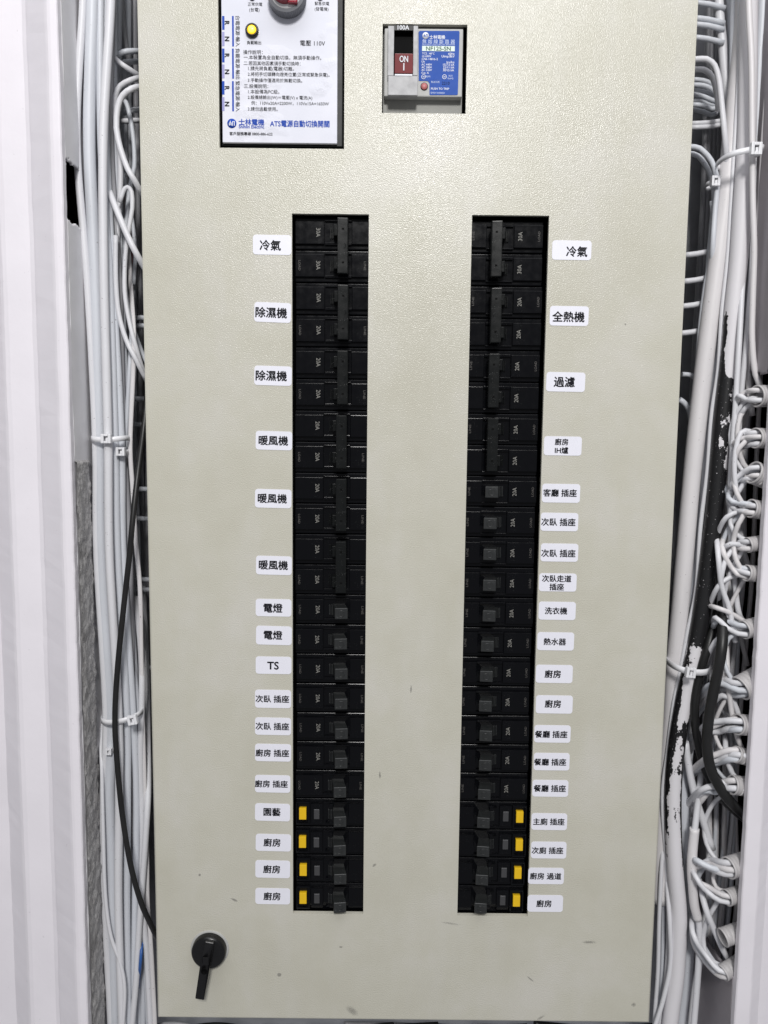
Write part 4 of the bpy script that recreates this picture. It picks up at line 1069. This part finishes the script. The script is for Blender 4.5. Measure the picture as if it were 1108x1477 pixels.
right = [
 ([(1036, -150), (1037, 0), (1042, 60), (1046, 110), (1053, 170), (1056, 240)], 13, 0.046, 'c1', 'white cable passing behind the clean thick conduit near the top, closest to the cabinet'),
 ([(1051, -150), (1053, 0), (1055, 60), (1058, 120), (1062, 190)], 10, 0.048, 'c2', 'white cable second from the cabinet at the top of the conduit bundle'),
 ([(1066, -150), (1067, 0), (1067, 60), (1068, 120), (1069, 190)], 9, 0.050, 'c2', 'white cable third from the cabinet at the top of the conduit bundle'),
 ([(1079, -150), (1080, 0), (1084, 90), (1085, 200), (1086, 290), (1088, 360), (1086, 430), (1085, 490), (1090, 540), (1102, 565), (1112, 575)], 8.5, 0.003, 'c3', 'long thin white cable crossing in front of the chipped conduit into the highest sleeve'),
 ([(1100, -150), (1100, 0), (1095, 90), (1092, 180), (1090, 270), (1084, 350), (1076, 430), (1072, 520)], 14, 0.030, 'c2', 'medium white cable behind the long thin cable near the grey wall'),
 ([(1114, 60), (1106, 150), (1101, 220), (1096, 320), (1090, 400), (1082, 470), (1079, 540), (1085, 600)], 9, 0.018, 'c3', 'cream white cable slanting in from the grey wall near the top'),
 ([(1088, -150, 0.036), (1086, 60, 0.036), (1083, 200, 0.036), (1078, 320, 0.030), (1071, 410, 0.016), (1066, 500), (1060, 600), (1054, 690), (1054, 760), (1061, 850), (1068, 890), (1086, 905, 0.03)], 8, 0.008, 'c1', 'white cable running beside the chipped conduit and bending into a middle sleeve'),
 ([(1104, -150, 0.03), (1098, 60, 0.03), (1093, 200, 0.028), (1087, 340, 0.022), (1078, 480), (1070, 560), (1064, 660), (1065, 740), (1074, 800), (1088, 832), (1100, 838, 0.03)], 8, 0.014, 'c1', 'white cable bending into the sleeve below four upper sleeves'),
 ([(1078, 250, 0.05), (1075, 380, 0.046), (1069, 480, 0.036), (1062, 560), (1056, 650), (1050, 720), (1052, 790), (1062, 850), (1066, 900), (1078, 960)], 7, 0.030, 'c3', 'white cable behind the bend beside the bare black length'),
 ([(1022, 725, 0.045), (1032, 765, 0.026), (1036, 800), (1041, 845), (1053, 880), (1057, 912), (1061, 926)], 7.5, 0.000, 'c1', 'white cable kinking outward in front of the black cables'),
 ([(1012, 920, 0.05), (1018, 890, 0.034), (1026, 866, 0.014), (1036, 846), (1052, 833), (1086, 826)], 7, 0.002, 'c1', 'white cable springing from behind the chipped conduit to a middle sleeve'),
 ([(1000, 868, 0.045), (1016, 872, 0.028), (1035, 877), (1055, 885), (1080, 900)], 7, 0.000, 'c3', 'straight white cable crossing over the black cables'),
 ([(1006, 1000, 0.05), (1014, 968, 0.032), (1022, 944, 0.012), (1032, 925), (1050, 912), (1080, 905)], 7, 0.004, 'c1', 'white cable arching over the black cables to a lower middle sleeve'),
 ([(1045, 560), (1036, 660), (1026, 760), (1012, 840), (1004, 900)], 8, 0.042, 'c2', 'cool white cable in the shade between the two thick conduits'),
 ([(984, 1040), (984, 1120), (988, 1220), (994, 1320), (991, 1400), (981, 1480), (975, 1600)], 17, 0.034, 'c2', 'grey white cable as wide as a conduit next to the lowest chipped paint'),
 ([(1018, 1030, 0.05), (1015, 1080, 0.036), (1010, 1130, 0.02), (1003, 1190), (998, 1240), (1000, 1300), (1008, 1330), (1008, 1380), (1005, 1430), (999, 1500)], 9, 0.012, 'c1', 'white cable with a taped middle hanging below the black cables'),
 ([(988, 1070), (996, 1120), (1006, 1160), (1018, 1195), (1027, 1225)], 11, 0.020, 'c1', 'broad white cable slanting down away from the lowest chipped paint'),
 ([(1034, 1140), (1034, 1190), (1033, 1250), (1031, 1330)], 6, 0.042, 'c3', 'thin straight white cable hanging under the black cables'),
 ([(1044, 1170), (1042, 1240), (1046, 1300), (1050, 1350)], 6.5, 0.046, 'c2', 'thin shaded cable hanging near the lowest sleeves'),
 ([(1050, 1270, 0.075), (1040, 1310, 0.068), (1031, 1345), (1020, 1385), (1008, 1430), (1000, 1480)], 11, 0.056, 'c2', 'wide cable slanting across the grey wall low down'),
 ([(1098, 535), (1080, 600), (1072, 680), (1062, 760), (1058, 840), (1058, 930), (1060, 1020)], 8, 0.056, 'c2', 'shaded cable running down behind the upper sleeves'),
 ([(1052, 770), (1047, 850), (1046, 930), (1048, 1010), (1056, 1060)], 7, 0.052, 'c2', 'shaded cable behind the kinked cable and black cables'),
]
for p, wd, Y, m_, lab in right: cable(Yv(p, Y), wd, M[m_], lab)
b_ = MB(); kk = mpx(999, 1260, 0.012)                        # tape wound on the hanging cable
pp = spline([P(1002, 1195, 0.012), P(998, 1245, 0.012), P(1001, 1300, 0.012), P(1007, 1326, 0.012)], 0.003)
b_.tube(pp, 6.6 * kk, n=14, wob=0.14); o = b_.build('tape_wrap', M['c3']); tag(o, 'crinkled white tape wound round the hanging cable', 'tape')
for p, wd, Y, m_, lab in [
 ([(1096, 633, -0.006), (1082, 622), (1069, 624), (1061, 650), (1060, 690), (1068, 728), (1088, 742)], 7, -0.002, 'c1', 'white cable bowing out between the second and fourth conduit sleeves'),
 ([(1090, 690), (1072, 668), (1064, 636), (1068, 600), (1086, 576)], 7, 0.004, 'c3', 'white cable bowing upward between the third and highest conduit sleeves'),
 ([(1084, 784), (1064, 788), (1048, 804), (1040, 836), (1037, 880, 0.024), (1034, 930, 0.034)], 7, 0.000, 'c1', 'white cable drooping from the fifth conduit sleeve in front of the black cables'),
 ([(1030, 800, 0.034), (1036, 768, 0.016), (1048, 746), (1066, 738), (1086, 736)], 7, 0.002, 'c1', 'white cable rising behind the bare black conduit to the fourth sleeve'),
 ([(1018, 1040, 0.036), (1026, 1018, 0.016), (1042, 1003), (1058, 1012), (1066, 1034), (1076, 1048)], 8, 0.000, 'c1', 'white cable humped over the black cables to the ninth sleeve'),
 ([(1048, 930, 0.012), (1050, 980), (1056, 1030), (1066, 1070), (1078, 1094)], 7.5, -0.002, 'c3', 'white cable dropping past the eighth sleeve into the tenth'),
 ([(1046, 1060, 0.012), (1048, 1090), (1056, 1115), (1072, 1134)], 7.5, -0.004, 'c1', 'short white cable curving down into the eleventh conduit sleeve'),
 ([(1008, 1268, 0.02), (1018, 1310), (1032, 1345), (1044, 1372), (1056, 1392)], 8.5, 0.002, 'c1', 'white cable slanting from the taped cable into the lowest sleeve'),
 ([(1050, 640, 0.03), (1062, 610, 0.014), (1076, 588), (1096, 574)], 7, 0.0, 'c1', 'white cable rising to the highest sleeve from behind the thin cables'),
]: cable(Yv(p, Y), wd, M[m_], lab)
# black cables
cable(Yv([(1026, 740, 0.06), (1036, 800, 0.044), (1042, 850, 0.024), (1043, 895, 0.004), (1041, 935), (1034, 975), (1025, 1020), (1020, 1065), (1024, 1105), (1038, 1135), (1055, 1158), (1078, 1180, 0.01)], -0.009), 15, M['cblack'], 'heavy black cable curving down and into a low sleeve', n=16)
cable(Yv([(1044, 780, 0.06), (1040, 840, 0.045), (1034, 885, 0.026), (1022, 930), (1010, 970), (1002, 1015), (1005, 1060), (1014, 1100), (1032, 1140), (1056, 1166), (1080, 1186, 0.02)], 0.012), 12, M['cblack'], 'second black cable bowing closer to the chipped conduit than the heavy one', n=16)
# loops into the cabinet side near the top
for n_, (p, wd, Y, lab) in enumerate([
 ([(975, 88), (1012, 85), (1022, 87), (1031, 95), (1037, 115), (1041, 150), (1046, 200), (1050, 250, 0.034), (1054, 310, 0.056)], 8, 0.024, 'white cable arching out of the cabinet and down beside the clean conduit, topmost arch'),
 ([(975, 101), (1008, 100), (1018, 102), (1028, 112), (1034, 135), (1036, 160)], 7.5, 0.034, 'second arch of cable leaving the cabinet under the topmost arch'),
 ([(970, 212), (1002, 212), (1014, 218), (1026, 232), (1033, 252), (1034, 275), (1031, 310), (1028, 360), (1026, 420, 0.046), (1022, 480, 0.06)], 7.5, 0.030, 'cable arching out of the cabinet down to a small nylon tie'),
 ([(970, 221), (1000, 222), (1012, 230), (1022, 246), (1027, 262), (1030, 285), (1026, 330), (1020, 400, 0.05), (1016, 460, 0.06)], 7, 0.040, 'inner cable arching under its neighbour to the small nylon tie'),
 ([(984, 540), (996, 541), (1004, 548), (1009, 570), (1016, 610, 0.064)], 7, 0.050, 'short bent cable leaving the cabinet beside the clean conduit, mid height'),
 ([(980, 576), (990, 584), (996, 598), (999, 625), (1006, 680, 0.064)], 8, 0.050, 'grey bent cable leaving the cabinet below the short bent one')]):
    cable(Yv(p, Y), wd, M['c1' if n_ < 2 else 'c2'], lab)
for y, x in ((6, 1014), (28, 1013), (37, 1013), (56, 1012)):
    cable(Yv([(x - 12, y - 2), (x + 8, y), (x + 32, y + 6)], 0.042), 7.5, M['c2'], 'straight cable stub leaving the cabinet near the top beside the conduits', 'straight stubs near the top by the conduits', name='cable_stub', cat='cable stub')
for y in (117, 124, 133, 140, 147, 153, 162):
    cable(Yv([(998, y - 3 + random.uniform(-2, 2)), (1014, y - 1), (1026, y + 4), (1036, y + 7 - (y - 140) * 0.35)], 0.046 + random.uniform(0, 0.02)), 6.5, M['c2'], 'cable in the fan of cables leaving the cabinet below the topmost arches', 'fan of cables by the conduits')
for y in (178, 184):
    cable(Yv([(996, y), (1020, y - 1), (1042, y - 4)], 0.048), 6.5, M['c1'], 'cable of the level pair under the fan of cables', 'level pair of cables')
for y, x in ((366, 996), (404, 993), (440, 990), (479, 988)):
    cable(Yv([(x - 8, y + 2), (x + 10, y), (x + 30, y - 4)], 0.046), 8, M['c1'], 'ladder-like cable stub between the cabinet and the clean conduit', 'ladder of cable stubs by the conduits', name='cable_stub', cat='cable stub')
cable(Yv([(1029, 290), (1030, 330), (1025, 380), (1018, 420), (1012, 470), (1008, 520)], 0.038), 10, M['c2'], 'taped cable splice in the gap between cabinet and clean conduit')
for i in range(6):
    x = 1000 + i * 6
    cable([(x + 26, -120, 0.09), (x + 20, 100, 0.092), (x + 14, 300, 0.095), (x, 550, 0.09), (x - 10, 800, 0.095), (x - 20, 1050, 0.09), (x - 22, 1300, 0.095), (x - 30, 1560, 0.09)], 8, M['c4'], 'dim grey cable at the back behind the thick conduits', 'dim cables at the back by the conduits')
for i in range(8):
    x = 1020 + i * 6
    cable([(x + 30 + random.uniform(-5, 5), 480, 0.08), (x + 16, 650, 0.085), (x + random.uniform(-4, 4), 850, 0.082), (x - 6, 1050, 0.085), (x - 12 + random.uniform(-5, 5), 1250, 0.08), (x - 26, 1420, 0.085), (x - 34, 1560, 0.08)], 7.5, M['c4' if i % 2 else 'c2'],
          'dim cable at the back behind the sleeves and black cables', 'dim cables at the back by the sleeves')
for i, (dx, Y, wd, m_) in enumerate(((-15, 0.026, 6, 'c1'), (-20, 0.036, 7, 'c2'), (-10, 0.046, 7, 'c2'), (12, 0.044, 8, 'c2'), (17, 0.050, 7, 'c1'), (22, 0.056, 7.5, 'c2'), (4, 0.058, 8, 'c2'))):
    cable([(x + dx + random.uniform(-3, 3), y, Y) for x, y in conduit_path], wd, M[m_], 'white cable following the chipped conduit just behind it', 'cables following the chipped conduit')
for i in range(9):
    x = 1030 + i * 5.5
    cable([(x + 34, 380, 0.06), (x + 24 + random.uniform(-4, 4), 500, 0.045), (x + 14 + random.uniform(-8, 8), 660, 0.034), (x + 4 + random.uniform(-9, 9), 830, 0.036), (x - 2 + random.uniform(-9, 9), 1000, 0.034), (x - 10 + random.uniform(-8, 8), 1160, 0.038), (x - 16 + random.uniform(-5, 5), 1300, 0.04), (x - 32, 1450, 0.05), (x - 42, 1580, 0.05)],
          random.choice((6.5, 7, 7.5)), M[('c1', 'c2', 'c3')[i % 3]], 'white cable wandering down between the conduits and the sleeves', 'cables wandering down by the sleeves')
# strands at the cabinet's lower corner
for n_, (p, wd, Y) in enumerate([([(968, 1090, 0.055), (962, 1160, 0.045), (955, 1240), (951, 1320), (949, 1400), (944, 1480), (942, 1600)], 6, 0.026), ([(970, 1080, 0.058), (964, 1150, 0.048), (959, 1230), (957, 1320), (955, 1400), (950, 1480), (948, 1600)], 6, 0.032),
                                 ([(972, 1100, 0.055), (964, 1180, 0.042), (962, 1260, 0.028), (966, 1330), (967, 1390), (957, 1440), (946, 1476), (938, 1500)], 6.5, 0.018), ([(974, 1150, 0.06), (970, 1220, 0.052), (966, 1290), (962, 1350), (954, 1420), (948, 1500)], 7, 0.040),
                                 ([(976, 1150, 0.06), (966, 1240, 0.054), (961, 1340), (962, 1390), (958, 1440), (950, 1500)], 6, 0.046)]):
    cable(Yv(p, Y), wd, M['c2' if n_ % 2 else 'c1'], 'thin white cable fanning out at the bottom corner beside the lowest chipped conduit', 'thin cables at the bottom corner')
# cables just under the door
for n_, (p, Y) in enumerate([([(226, 1480), (250, 1476), (290, 1484), (330, 1500)], 0.05), ([(225, 1492), (262, 1484), (320, 1478), (400, 1492)], 0.06)]):
    cable(Yv(p, Y), 6, M['cblack' if n_ else 'c4'], ['dim white cable', 'dim black cable'][n_] + ' passing under the bottom edge of the cabinet door')

for i in range(9):  # mostly black cables added to darken the gap below the door
    x = 330 + i * 66 + random.uniform(-14, 14)
    cable([(x - 90, 1478 + random.uniform(-3, 4), 0.05 + random.uniform(0, 0.05)), (x, 1484 + random.uniform(-6, 4), 0.06 + random.uniform(0, 0.04)), (x + 100, 1480 + random.uniform(-3, 8), 0.05 + random.uniform(0, 0.05))], 6.5, M[('cblack', 'c4', 'cblack')[i % 3]],
          'dark cable added to deepen the gap under the cabinet door', 'dark cables added under the cabinet door')
# --- conduit sleeves in the broken wall, each with the cables it takes in
def conduit_x(py):
    for (xa_, ya_), (xb_, yb_) in zip(conduit_path[:-1], conduit_path[1:]):
        if ya_ <= py <= yb_: return xa_ + (xb_ - xa_) * (py - ya_) / (yb_ - ya_)
    return conduit_path[-1][0]
def sleeve(cx, cy, r_px, label, axis=(-0.72, -0.66, -0.05), Y=0.018):
    Y = -0.0095; c = P(cx + 5, cy, Y); c.x = max(min(c.x, XR + 0.0065), XR + 0.0005); r = r_px * mpx(cx, cy, Y); ax = Vector(axis).normalized()
    b = MB(c); prof = []
    L0, L1 = -0.034, 0.0105
    n = 11
    for q in range(n):
        h = L0 + (L1 - L0) * q / n; d = (L1 - L0) / n
        prof += [(r * 0.965, h), (r * 1.0, h + d * 0.3), (r * 1.0, h + d * 0.8), (r * 0.965, h + d)]
    prof += [(r * 1.02, L1 + 0.0003), (r * 1.02, L1 + 0.002), (r * 0.96, L1 + 0.0026), (r * 0.86, L1 + 0.002), (r * 0.84, L1 - 0.004), (r * 0.84, L0)]
    b.lathe(c, ax, prof, 30)
    o = b.build('conduit_sleeve', M['sleeve']); o.location = c
    tag(o, label, 'conduit sleeve', 'sleeves in the broken wall')
    return c, ax, r
NM = ['highest', 'second', 'third', 'fourth', 'fifth', 'sixth', 'seventh', 'eighth', 'ninth', 'tenth', 'eleventh', 'twelfth', 'lowest']
SL = [(1104, 571, 15, 2, 0.3), (1102, 632, 15, 3, 0.6), (1098, 688, 15, 3, 0.7), (1095, 736, 14, 3, -0.4), (1095, 783, 11, 2, 0.4), (1092, 828, 12, 2, -1.0), (1085, 904, 14, 2, -0.2), (1079, 984, 17, 4, 0.5),
      (1075, 1046, 14, 3, 0.3), (1072, 1092, 12, 3, 0.3), (1069, 1134, 14, 3, 0.35), (1062, 1247, 15, 4, 0.05), (1060, 1290, 12, 2, -0.6), (1055, 1346, 13, 0, 0), (1053, 1394, 11, 3, -1.2)]
for n_, (cx, cy, rp, nc, sl) in enumerate(SL):
    nm = NM[n_] if n_ < 12 else ['third lowest', 'second lowest and empty', 'lowest'][n_ - 12]
    tilt = random.uniform(-0.42, 0.34); rp *= random.uniform(0.92, 1.1)
    c, ax, r = sleeve(cx, cy, rp, f'ribbed white conduit sleeve in the broken wall, {nm}' + (' going down' if n_ < 12 else ''), (-0.96, -0.22 + random.uniform(-.1, .1), tilt))
    if nc: nc += 1
    for j in range(nc):
        # leaves the mouth, runs towards the conduits, then turns down (or up) behind them
        ang = 2 * PI * j / max(nc, 1) + n_
        u = ax.orthogonal().normalized(); v_ = ax.cross(u)
        off = (u * math.cos(ang) + v_ * math.sin(ang)) * r * 0.5
        p0 = c - ax * 0.026 + off * 0.8; p1 = c + ax * 0.0115 + off * 1.1
        k = mpx(cx, cy, c.y)
        sgn = 1 if sl >= -0.3 else -1
        mx = cx - 13; gap = min(max(mx - conduit_x(cy) - 12, 14), 56)
        dy = sl * gap * 0.8 + (j - nc / 2) * 5 + random.uniform(-4, 4)
        lift = 0.004 * j
        p2 = P(mx - gap * 0.45, cy + off.z / -k + dy * 0.25, -0.002 + lift)
        p3 = P(mx - gap * 0.78, cy + dy * 0.8, 0.002 + lift)
        y4 = cy + dy + sgn * 26; p4 = P(conduit_x(y4) + 17, y4, 0.036 + lift)
        y5 = cy + dy + sgn * 80; p5 = P(conduit_x(y5) - 2, y5, 0.054 + lift)
        if abs(sl) < 0.1: p4 = P(conduit_x(cy) + 18, cy + dy, 0.037 + lift); p5 = P(conduit_x(cy) - 22, cy + dy + 8, 0.056 + lift)
        wd = 8.6 if n_ in (7, 8, 9, 10, 11) else 7.4
        pth_ = spline([p0, p1, p2, p3, p4, p5], 0.005)
        b = MB(pth_[0]); b.tube(pth_, wd / 2 * k, n=12, wob=0.03)
        o = b.build('cable', M[('c1', 'c3', 'c1', 'c2')[(j + n_) % 4]]); o.location = pth_[0]
        tag(o, f'white cable coming out of the {nm} conduit sleeve' + ('' if n_ >= 12 else ' going down the broken wall'), 'cable', f'cables from the {nm} sleeve')

# drooping loops of thin cable running from one sleeve to another
for i, (a_, b_, bulge, Y) in enumerate(((0, 2, 34, 0.006), (1, 3, 26, -0.004), (0, 3, 44, 0.014), (2, 4, 30, 0.0), (3, 5, 24, -0.006), (3, 6, 40, 0.010), (4, 6, 28, 0.002), (5, 7, 32, 0.008), (6, 7, 24, -0.004),
                                        (6, 8, 46, 0.020), (7, 9, 34, 0.004), (8, 10, 30, 0.012), (10, 11, 36, 0.014), (11, 12, 22, 0.0), (11, 14, 44, 0.016), (12, 14, 26, 0.006))):
    A, B = SL[a_], SL[b_]
    ja, jb = random.uniform(-6, 6), random.uniform(-6, 6); ym = (A[1] + B[1]) / 2; L_ = B[1] - A[1]
    sk = random.uniform(-0.16, 0.16) * L_; xm = (A[0] + B[0]) / 2 - 14 - bulge + random.uniform(-4, 4)
    cable([(A[0], A[1] + ja, -0.0085), (A[0] - 15, A[1] + ja + 1, Y * 0.4 - 0.004), (xm + bulge * 0.32, A[1] + L_ * 0.2 + sk, Y), (xm, ym + sk, Y + 0.006), (xm + bulge * 0.22, B[1] - L_ * 0.2 + sk * 0.5, Y), (B[0] - 15, B[1] + jb, Y * 0.4 - 0.004), (B[0], B[1] + jb, -0.0085)],
          random.uniform(5.6, 7.2), M[('c1', 'c3', 'c2')[i % 3]], f'thin cable drooping in a loop from the {NM[a_]} sleeve to the {NM[b_] if b_ < 12 else "lowest" if b_ == 14 else "third lowest"} sleeve')
# --- ties on the far side
tie(1067, 226, 0.016, 27, 0.020, 'nylon tie with its square head round the conduits near the top', 0.22, (5, 3), 15, 17, 8)
tie(1026, 266, 0.034, 6, 0.006, 'small nylon tie on the arching cables near the top', 0, (0, 0), 12, 14, 7)
tie(992, 958, 0.022, 26.5, 0.020, 'nylon tie round the conduits where the black length ends', -0.06, (-10, 1), 13, 14, 8.5, 0.1)
